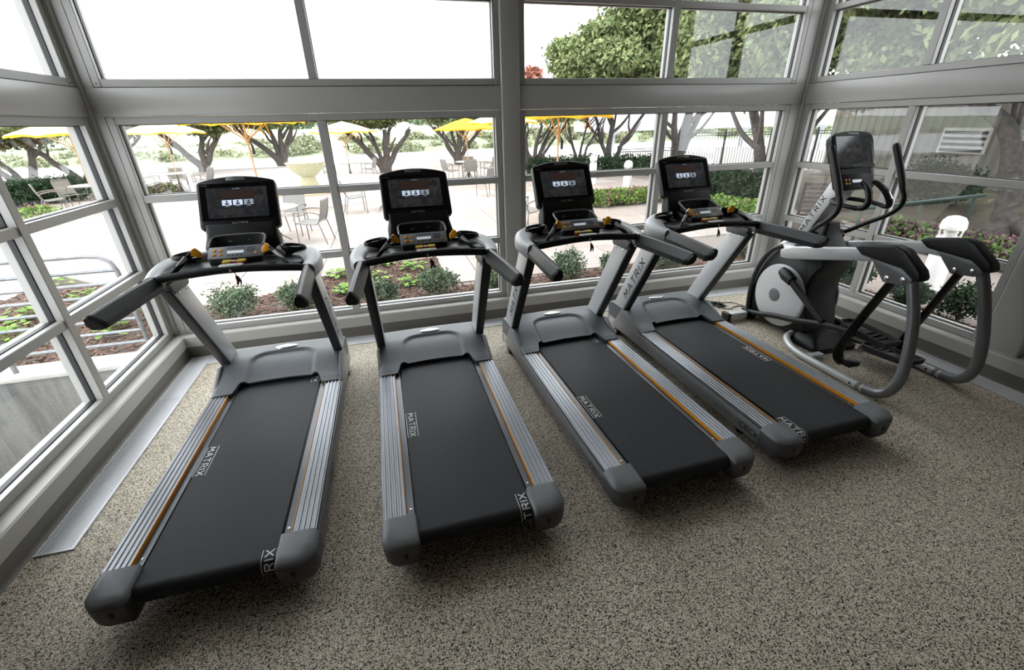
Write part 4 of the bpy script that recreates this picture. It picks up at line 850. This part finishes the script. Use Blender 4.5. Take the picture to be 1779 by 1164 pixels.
tree('terrace_tree', gp(493,288), [(-2.2,0,1), (-.4,.2,1), (.3,0,1), (1.0,.1,.9)], 2.2, ((-.4,0,2.85),(3.4,2.6,.8)), 9000, .10, 'leaf_olive', 'fan-shaped tree with several trunks above the stone fountain', seed=7, r0=.22)
tree('terrace_tree', gp(672,300), [(-1.7,0,1), (-.6,.3,.7), (.2,0,1.15), (1.4,.1,.9)], 1.95, ((-.3,0,2.5),(2.7,2.3,.72)), 12000, .08, 'leaf_olive', 'spreading tree with rusty leaves behind the second treadmill console', seed=8, r0=.19)
tree('terrace_tree', gp(797,286), [(-1.2,0,.9), (-.3,.2,.8), (.3,0,1.1), (1.5,.1,.8)], 2.0, ((.2,0,2.6),(3.3,2.6,.85)), 12000, .09, 'leaf_tree', 'green tree behind the small yellow umbrella and cafe chairs', seed=9, r0=.19)
tree('terrace_tree', gp(922,306), [(-.9,0,1), (-.2,.3,.8), (.5,0,.9), (1.1,.2,.8), (1.5,-.2,.6)], 2.0, ((.3,0,2.65),(2.2,2.0,.8)), 7000, .08, 'leaf_tree', 'many-branched dark tree just right of the broad window post', seed=10, r0=.14, branchy=4)
tree('terrace_tree', gp(1002,303), [(-.5,0,.7), (.5,.2,.6), (1.0,-.2,.6)], 2.2, ((.2,0,3.4),(2.1,1.8,1.15)), 12000, .09, 'leaf_tree', 'slender twisted tree beside the yellow umbrella pole', seed=11, r0=.12, branchy=4)
tree('terrace_tree', gp(1056,300), [(-.8,0,.8), (.1,.2,1.1), (1.6,0,.8)], 2.4, ((-.1,0,4.1),(3.3,2.4,1.6)), 50000, .10, 'leaf_tree', 'straight-trunked tree between the two white bollards', seed=12, r0=.15, branchy=4, nb=30, bs=.3)
tree('terrace_tree', gp(1172,296), [(-.5,0,.8), (.6,.2,1.3), (1.5,.4,.8)], 2.8, ((.4,.5,5.6),(5.6,3.6,2.9)), 110000, .115, 'leaf_tree', 'thick dark tree behind the fourth treadmill console with a tall leafy crown', seed=13, r0=.24, nb=44, bs=.28)
tree('terrace_tree', gp(1322,352), [(-.9,.1,1.0), (.1,0,1.3), (.9,.3,1.0)], 2.7, ((.9,.7,4.9),(3.9,3.2,2.6)), 120000, .085, 'leaf_tree', 'large leafy tree at the front right corner beside the iron fence', seed=14, r0=.19, nb=40, bs=.3)
tree('red_tree', gp(905,287), [(-.2,0,1), (.5,0,.8)], 3.0, ((.5,0,3.9),(1.5,1.3,.8)), 2600, .13, 'leaf_red', 'small red-leaved tree top showing left of the big green crowns', group=None, seed=15, r0=.1)
tb = Vector((8.7,.55,GZ))
def rel(px, py, X): v = pray(px, py); p = CAM+v*((X-CAM.x)/v.x); return p-tb
tree('gnarled_tree', tuple(tb), [(.5,.8,.9)], 3.0, ((.6,.4,4.75),(4.6,6.0,2.6)), 150000, .085, 'leaf_tree', 'old tree with a bent grey trunk outside the right windows', group=None, bark='bark_grey', seed=16, r0=.16, nb=50, bs=.27,
     extra=[([Vector((0,0,-.1)), rel(1752,345,8.7), rel(1757,290,8.7), rel(1757,250,8.7), rel(1742,212,8.7), rel(1712,188,8.8), rel(1660,150,9.2)], .17, .09), ([Vector((-.9,.4,-.05)), Vector((-.4,.2,.15)), Vector((0,0,.45))], .07, .13), ([Vector((.4,-1.1,-.05)), Vector((.2,-.5,.2)), Vector((0,0,.5))], .08, .13)])
# ---------------------------------------------------------------- shrubs and bed plants
for i, (px, py, r, h, lab) in enumerate(((408,556,.36,.46,'grey-green shrub outside the glass behind the leftmost treadmill upright'), (535,542,.34,.42,'low shrub outside the glass behind the leftmost treadmill right grip'), (664,528,.27,.36,'shrub outside the glass behind the left upright of the second treadmill'),
     (764,514,.34,.40,'wide shrub outside the glass below the cross bar of the second treadmill'), (859,502,.26,.38,'shrub outside the glass left of the broad window post foot'), (993,487,.30,.46,'shrub outside the glass under the third treadmill left grip'),
     (1068,478,.25,.36,'shrub outside the glass between the third treadmill uprights'), (1150,470,.34,.40,'shrub outside the glass between the third and fourth treadmills'), (1292,447,.30,.42,'shrub outside the glass near the front right room corner'))):
    p = gp(px, py); shrub('boxwood_shrub', (p[0], p[1], GZ+.01), r, h, 2600, .022, 'leaf_box', lab, group='shrubs planted along the front windows')
for px, py, r, lab in ((720,468,.20,'pale leafy plant in the mulch below the hanging safety clip'), (657,487,.19,'leafy plant in the mulch left of the second treadmill cross bar'), (718,496,.19,'leafy plant in the mulch above the widest shrub'), (594,482,.20,'leafy plant in the mulch between the first two treadmills'),
     (600,510,.17,'leafy plant low in the mulch beside the second treadmill left grip'), (97,502,.22,'dark leafy plant at the bed edge behind the pipe railing'), (50,556,.24,'yellow-green plant behind the pipe railing, far left'), (150,520,.17,'small plant in the mulch behind the pipe railing'), (14,596,.3,'dark green plant low behind the pipe railing, far left'), (190,582,.22,'small green plant behind the lower pipe rails'), (668,462,.16,'small leafy plant at the far edge of the mulch bed')):
    p = gp(px, py); leafy('bed_plant', (p[0], p[1], GZ+.01), r, r*.85, lab, 'leaf_bright', 34, 'leafy plants in the mulch bed', .06)
p = gp(262,578); shrub('boxwood_shrub', (p[0]-.15, p[1]+.5, GZ), .36, .62, 2600, .022, 'leaf_box', 'taller shrub at the end of the pipe railing by the left corner')
for px, py, r, h, lab in ((1662,558,.36,.46,'round dark shrub outside the right windows beside the rear tubes'), (1470,500,.28,.42,'round shrub outside the right windows behind the drum housing'), (1572,532,.24,.34,'small shrub outside the right windows between the elliptical beams')):
    p = gp(px, py); shrub('round_shrub', (max(4.05, p[0]), p[1], GZ+.01), r, h, 3200, .022, 'leaf_dark', lab, group='round shrubs along the right windows')
shrub('dark_bush', (11.0,3.3,GZ+.1), .95, 1.15, 5000, .05, 'leaf_dark', 'large dark bush in front of the corrugated building')
# hedges and flower beds
def hedge(name, a, b, w, h, n, size, m, label, cat='hedge', flowers=0):
    a, b = Vector((a[0],a[1],GZ)), Vector((b[0],b[1],GZ)); L = (b-a).length; d = (b-a)/L; q = Vector((-d.y, d.x, 0)); e = tag(empty(name, tuple(a)), label, cat); bl = []
    k = 0.0
    while k < L: c = d*k+q*RND.uniform(-.1,.1)*w; bl.append(((c.x, c.y, h*.5), (w*.6,w*.6,h*.52*RND.uniform(.85,1.12)))); k += w*.55
    v, f = leaves(bl, n, size, RND, .5); v[..., 2] = np.maximum(v[..., 2], .01); fast('foliage', v, f, m, e, 'stuff')
    if flowers:
        fl = leaves([(c, (r[0], r[1], r[2]*1.08)) for c, r in bl], flowers, size*.55, RND, .95); fast('blossom', fl[0], fl[1], 'petal', e, 'stuff')
    return e
G2 = lambda px, py: pz(px, py, GZ)
hedge('clipped_hedge', G2(-40,366), G2(165,346), 1.1, .85, 9000, .06, 'leaf_dark', 'dark clipped hedge in front of the river, far left window')
hedge('flower_border', G2(-20,395), G2(84,384), .9, .42, 5000, .05, 'leaf_bright', 'flowering border in front of the dark hedge, left window', 'flower bed', 500)
hedge('flower_border', G2(228,352), G2(300,340), .8, .5, 3000, .05, 'leaf_mixed', 'small planting at the terrace edge by the front left window corner', 'flower bed', 60)
hedge('clipped_hedge', G2(930,306), G2(1140,304), 1.0, .85, 9000, .06, 'leaf_dark', 'dark low hedge behind the third treadmill console')
hedge('flower_border', G2(1040,357), G2(1142,349), .8, .42, 6000, .05, 'leaf_bright', 'pink flowering border at the paving edge behind the third treadmill', 'flower bed', 700)
hedge('clipped_hedge', G2(1236,352), G2(1330,362), 1.1, .95, 10000, .055, 'leaf_dark', 'dark hedge behind the fourth treadmill right of its console')
hedge('flower_border', G2(1238,378), G2(1318,384), .8, .48, 6000, .05, 'leaf_bright', 'yellow-green border beside the fourth treadmill console', 'flower bed', 120)
hedge('coleus_border', (7.75,1.5), (7.75,-3.6), .95, .42, 12000, .055, 'leaf_mixed', 'mixed green and purple border along the walk, right windows', 'flower bed', 260)
hedge('flower_border', (-7.2,14.6), (-5.6,16.2), .5, .3, 900, .05, 'leaf_mixed', 'small flowers around the stone fountain', 'flower bed', 250)
# ---------------------------------------------------------------- terrace furniture
def make_chair():
    r = empty('terrace_chair'); t = .0125
    for sg in (-1, 1):
        MB().tube([(sg*.27,-.24,.64), (sg*.27,-.25,0)], t, 8).build('leg', 'chair_frame', r)
        MB().tube([(sg*.25,.20,.42), (sg*.25,.30,0)], t, 8).build('leg', 'chair_frame', r)
        MB().tube(sm([(sg*.27,-.26,.635), (sg*.27,-.05,.655), (sg*.265,.18,.625), (sg*.255,.255,.58)], 3), .016, 8, sx=1.3).build('armrest', 'chair_frame', r)
        MB().tube(sm([(sg*.24,-.25,.43), (sg*.24,.05,.405), (sg*.24,.18,.415), (sg*.235,.26,.60), (sg*.225,.32,.86)], 3), t, 8).build('side_rail', 'chair_frame', r)
    S_ = sm([(0,-.25,.432), (0,.05,.402), (0,.17,.412)], 4); MB().loft([[(x, p.y, p.z-.004) for p in S_]+[(x, p.y, p.z+.002) for p in S_[::-1]] for x in (-.235,.235)]).build('seat', 'sling', r)
    S_ = sm([(0,.19,.44), (0,.255,.60), (0,.315,.84)], 4); MB().loft([[(x, p.y+.004, p.z) for p in S_]+[(x, p.y-.002, p.z) for p in S_[::-1]] for x in (-.232,.232)]).build('backrest', 'sling', r)
    MB().tube([(-.225,.32,.86), (.225,.32,.86)], t, 8).build('top_rail', 'chair_frame', r)
    return r
def make_table(r=.53):
    e = empty('terrace_table'); MB().lathe([(r-.02,.700),(r,.706),(r,.722),(r-.01,.728),(.02,.728)], 32).build('tabletop', 'table_top', e)
    MB().lathe([(.03,.08),(.03,.70)], 12).build('pedestal', 'chair_frame', e)
    for k in range(4):
        a = PI/4+PI/2*k; c, s = math.cos(a), math.sin(a); MB().tube(sm([(c*.03,s*.03,.42), (c*.12,s*.12,.18), (c*.33,s*.33,.012)], 4), .014, 8).build('leg', 'chair_frame', e)
    return e
chair0, table0 = make_chair(), make_table(); CU = [0]; TU = [0]
def put_chair(x, y, face, label, group):          # face: point the sitter looks at
    o = chair0 if CU[0] == 0 else copy_tree(chair0); CU[0] += 1
    o.location = (x, y, GZ); o.rotation_euler = (0, 0, math.atan2(face[1]-y, face[0]-x)+PI/2); tag(o, label, 'chair', group)
def put_table(x, y, label):
    o = table0 if TU[0] == 0 else copy_tree(table0); TU[0] += 1
    o.location = (x, y, GZ); tag(o, label, 'table', 'round tables on the terrace')
def seat_set(tx, ty, tlabel, seats, where, rot=0):
    put_table(tx, ty, tlabel)
    for a, d, lab in seats: put_chair(tx+d*math.cos(math.radians(a)), ty+d*math.sin(math.radians(a)), (tx, ty), lab, where)
seat_set(-3.55,5.55, 'round terrace table half hidden behind the leftmost treadmill console', [(-12,.80,'light metal terrace chair in profile right of the leftmost console'), (75,.85,'terrace chair seen from the front behind the near table')], 'chairs at the near table')
p = G2(668,364); seat_set(p.x+.1, p.y, 'round table behind the left edge of the second console', [(190,.85,'terrace chair with its back to us left of the second console')], 'chairs by the fountain basin')
p = G2(815,312); seat_set(p.x, p.y, 'round table under the small yellow umbrella right of the second console', [(200,.85,'terrace chair left of the table under the small yellow umbrella'), (265,.85,'terrace chair in front of the table under the small yellow umbrella'), (5,.85,'terrace chair right of the table under the small yellow umbrella'), (80,.85,'terrace chair behind the table under the small yellow umbrella')], 'chairs under the small yellow umbrella')
p = G2(318,336); seat_set(p.x, p.y, 'round table under the pale umbrella behind the leftmost treadmill', [(185,.9,'terrace chair at the left of the table under the pale umbrella'), (110,.85,'terrace chair at the back of the table under the pale umbrella'), (350,.9,'terrace chair at the right of the table under the pale umbrella'), (40,.9,'terrace chair behind right at the table under the pale umbrella')], 'chairs under the pale umbrella')
p = G2(134,366); seat_set(p.x+.6, p.y, 'round table seen through the left window under an umbrella', [(215,.95,'terrace chair nearest the hedge seen through the left window'), (150,.9,'terrace chair with its back to the hedge, left window'), (330,.95,'terrace chair right of the table seen through the left window')], 'chairs outside the left window')
p = G2(596,318); seat_set(p.x+.3, p.y+.9, 'far small table left of the second console beyond the window mullion', [(190,.85,'far terrace chair left of the mullion table'), (20,.85,'far terrace chair right of the mullion table')], 'far chairs beyond the mullion')
p = G2(905,384); seat_set(2.55,5.35, 'round table hidden behind the third treadmill console', [(205,.95,'terrace chair just right of the broad window post')], 'chair by the window post')
p = G2(848,340); put_chair(p.x, p.y, (p.x-1, p.y+2), 'lone terrace chair left of the broad window post', 'lone chair')
def umbrella(x, y, R, zr, label, m, tilt=0):
    e = tag(empty('market_umbrella', (x, y, GZ), tilt), label, 'umbrella', 'market umbrellas on the terrace'); z0 = zr-GZ
    zt = z0+.42; n = 8; ring_ = [(R*math.cos(2*PI*k/n), R*math.sin(2*PI*k/n)) for k in range(n)]
    mb = MB()
    for k in range(n):
        a, b = ring_[k], ring_[(k+1) % n]
        mb.grid(lambda u, v: ((a[0]+(b[0]-a[0])*u)*v, (a[1]+(b[1]-a[1])*u)*v, zt+(z0-zt)*v-.06*math.sin(v*PI)*(1-abs(u-.5)*.6)*-.5+(.05*math.sin(u*PI)*v)), 5, 6)
    mb.build('canopy', m, e, angle=50)
    for k in range(n):
        a, b = ring_[k], ring_[(k+1) % n]; mb = MB().grid(lambda u, v: ((a[0]+(b[0]-a[0])*u)*1.003, (a[1]+(b[1]-a[1])*u)*1.003, z0+.05*math.sin(u*PI)-.05*v), 5, 1); mb.build('valance', 'umbrella_yellow', e)
        MB().tube([(0,0,zt-.05), (ring_[k][0]*.99, ring_[k][1]*.99, z0-.012)], .011, 5).build('rib', 'umbrella_wood', e)
        MB().tube([(0,0,z0-.40), (ring_[k][0]*.55, ring_[k][1]*.55, zt+(z0-zt)*.55-.03)], .010, 5).build('strut', 'umbrella_wood', e)
    MB().tube([(0,0,0), (0,0,zt+.06)], .024, 10).build('pole', 'umbrella_wood', e)
    MB().lathe([(.05,-.05),(.06,0),(.05,.04)], 12, (0,0,z0-.40)).build('hub', 'umbrella_wood', e)
    MB().tube([(.05,-.02,z0-.40), (.09,-.03,z0-.52), (.085,-.03,z0-.70)], [.012,.03,.035], 8).build('pulley', 'black_plastic', e)
    for q in (.32, .42): MB().tube([(q*R,-.35*R,z0+.12), (q*R+.02,-.36*R,z0-.1), (q*R+.06,-.36*R,z0-.28)], .010, 5, sx=.4).build('tie_strap', 'umbrella_yellow', e)
    MB().lathe([(.26,0),(.26,.05),(.06,.08),(.04,.25)], 20).build('base', 'iron_black', e)
umbrella(-4.38,8.7, 1.40,2.08, 'large yellow umbrella above the leftmost treadmill console', 'umbrella_yellow')
p = G2(318,336); umbrella(p.x, p.y, 1.35,1.86, 'pale umbrella behind the leftmost treadmill by the window corner', 'umbrella_cream')
p = G2(134,366); umbrella(p.x+.6, p.y, 1.40,1.90, 'pale umbrella seen through the left window', 'umbrella_cream')
p = G2(815,312); umbrella(p.x, p.y, 1.30,1.72, 'small yellow umbrella right of the second treadmill console', 'umbrella_yellow')
p = G2(852,325); umbrella(p.x+.55, p.y, 1.3,1.92, 'pale umbrella cut off by the broad window post', 'umbrella_cream')
umbrella(2.90,6.4, 1.32,2.03, 'yellow umbrella above the third treadmill console', 'umbrella_yellow')
p = G2(596,318); umbrella(p.x+.3, p.y+.9, 1.35,1.72, 'pale far umbrella behind the window mullion', 'umbrella_cream')
# fountain with a wide round basin
fc = (-3.78,12.9); fo = tag(empty('stone_fountain', (*fc, GZ)), 'pale stone tulip fountain in a round basin between the first two consoles', 'fountain')
MB().lathe([(.30,0),(.30,.42),(.26,.46),(.22,.62),(.32,.68),(.50,.84),(.63,1.04),(.67,1.08),(.62,1.09),(.52,1.02),(.02,.9)], 28).build('bowl', 'fountain_stone', fo)
MB().lathe([(3.0,0),(3.0,.36),(2.85,.36),(2.85,.05)], 56, caps=False).build('basin_wall', 'bollard_white', fo)
MB().lathe([(2.82,.36),(3.04,.36),(3.04,.395),(2.82,.395),(2.82,.36)], 56, caps=False).build('basin_rim', 'basin_stone', fo)
MB().lathe([(2.84,.02),(2.84,.30),(.32,.30),(.32,.02)], 56, caps=False).build('basin_water', 'water', fo)
# bollard lights
def bollard(x, y, h, r, label, dome=True):
    e = tag(empty('bollard_light', (x, y, GZ)), label, 'bollard', 'white bollard lights')
    MB().lathe([(r,0),(r,h*.72),(r*.94,h*.735)], 24).build('column', 'bollard_white', e)
    for k in range(6):
        a = 2*PI*k/6; MB().tube([(r*.8*math.cos(a), r*.8*math.sin(a), h*.73), (r*.86*math.cos(a), r*.86*math.sin(a), h*.84)], .012, 6).build('louvre_post', 'bollard_white', e)
    MB().lathe([(r*.34,h*.73),(r*.62,h*.79),(r*.34,h*.84)], 16).build('reflector', 'bollard_white', e)
    MB().lathe([(r*1.02,h*.83),(r*1.06,h*.86),(r*.98,h*.93),(r*.72,h*.98),(r*.3,h),(.002,h*1.003)], 24).build('dome', 'bollard_white', e)
p = G2(1612,502); bollard(p.x, p.y, .97, .125, 'large white domed bollard light outside the right windows')
p = G2(1087,345); bollard(p.x, p.y, 1.07, .12, 'white bollard at the flower border left of the fourth console')
p = G2(1029,320); bollard(p.x, p.y, 1.0, .13, 'white bollard by the hedge right of the third console')
# iron fences
def fence(a, b, h, label):
    a, b = Vector((a[0],a[1],0)), Vector((b[0],b[1],0)); L = (b-a).length; d = (b-a)/L; e = tag(empty('iron_fence', (a.x, a.y, GZ), math.atan2(d.y, d.x)), label, 'fence', 'black iron fences by the river')
    for z in (.12, h-.12, h-.02): MB().box(0, L, -.015, .015, z-.015, z+.015).build('rail', 'iron_black', e, smooth=False)
    k = 0
    while k*1.9 <= L: MB().box(k*1.9-.03, k*1.9+.03, -.03, .03, 0, h+.12).build('post', 'iron_black', e, bevel=.004, seg=1); k += 1
    me = MB().box(-.009, .009, -.009, .009, .05, h).mesh('picket', 'iron_black', smooth=False)
    for k in range(1, int(L/.115)): inst(me, 'picket', e, (k*.115,0,0))
fence((8.6,14.2), (11.2,13.9), 1.0, 'low black iron fence section behind the fourth console')
fence((11.3,13.8), (19.8,10.9), 1.55, 'tall black iron fence in front of the river at the right corner')
# corrugated building beyond the right windows
bu = tag(empty('corrugated_building', (14,0,GZ)), 'low building with vertical corrugated siding beyond the right windows', 'building')
mb = MB(); y = -14.0; prof = []
while y < 8.8: prof += [(0,y), (0,y+.09), (-.035,y+.12), (-.035,y+.21)]; y += .24
mb.loft([[(x, yy, z) for x, yy in prof] for z in (0,3.3)], caps=False, closed=False); tag(mb.build('siding', 'siding', bu, smooth=False), kind='stuff')
MB().box(.02, 6, -14, 8.8, 0, 3.3).build('wall_core', 'siding_trim', bu, smooth=False)
for yy in (8.8, 2.2): MB().box(-.07, .1, yy-.09, yy+.09, 0, 3.3).build('corner_trim', 'siding_trim', bu, smooth=False)
MB().box(-.12, 6.1, -14, 8.9, 0, .16).build('plinth', 'concrete', bu, smooth=False)
lv = MB().box(-.06, .04, 4.30, 5.42, 1.10, 1.74).build('vent_frame', 'concrete', bu, smooth=False)
for k in range(4):
    z = 1.15+.145*k; MB().box(-.075, -.05, 4.36, 5.36, z, z+.075).build('louvre', 'grille_dark', lv, smooth=False)
# slatted wooden lounge seat outside the right corner
sl = tag(empty('slatted_lounger', (6.75,2.35,GZ), math.radians(-38)), 'weathered wooden slatted lounge seat outside the right corner window', 'outdoor seat')
for k in range(11): z = .10+.080*k; MB().box(-.36+.006*k, .36-.006*k, .10+.022*k, .125+.022*k, z, z+.052).build('slat', 'wood_slat', sl, smooth=False)
for sg in (-1, 1):
    MB().hexa([(sg*.30-.02,.13,0),(sg*.30+.02,.13,0),(sg*.30+.02,.17,0),(sg*.30-.02,.17,0),(sg*.28-.02,.36,.97),(sg*.28+.02,.36,.97),(sg*.28+.02,.40,.97),(sg*.28-.02,.40,.97)]).build('back_post', 'wood_slat', sl, smooth=False)
    MB().box(sg*.34-.03, sg*.34+.03, -.45, .16, .0, .32).build('side_frame', 'wood_slat', sl, smooth=False)
for k in range(5): MB().box(-.36, .36, -.44+.11*k, -.35+.11*k, .32, .345).build('seat_slat', 'wood_slat', sl, smooth=False)
# handrail in front of the building
a, b = pz(1498,362,.45), pz(1665,344,.45); hr = tag(empty('walkway_handrail', (a.x, a.y, GZ)), 'dark green handrail crossing the view outside the right windows', 'railing')
dv = Vector((b.x-a.x, b.y-a.y, 0)); MB().tube([(-dv.x*.1,-dv.y*.1,.65), (dv.x*1.3,dv.y*1.3,.65)], .035, 8).build('rail', 'green_rail', hr)
for t in (0, .6, 1.2): MB().tube([(dv.x*t, dv.y*t, 0), (dv.x*t, dv.y*t, .65)], .025, 8).build('post', 'green_rail', hr)
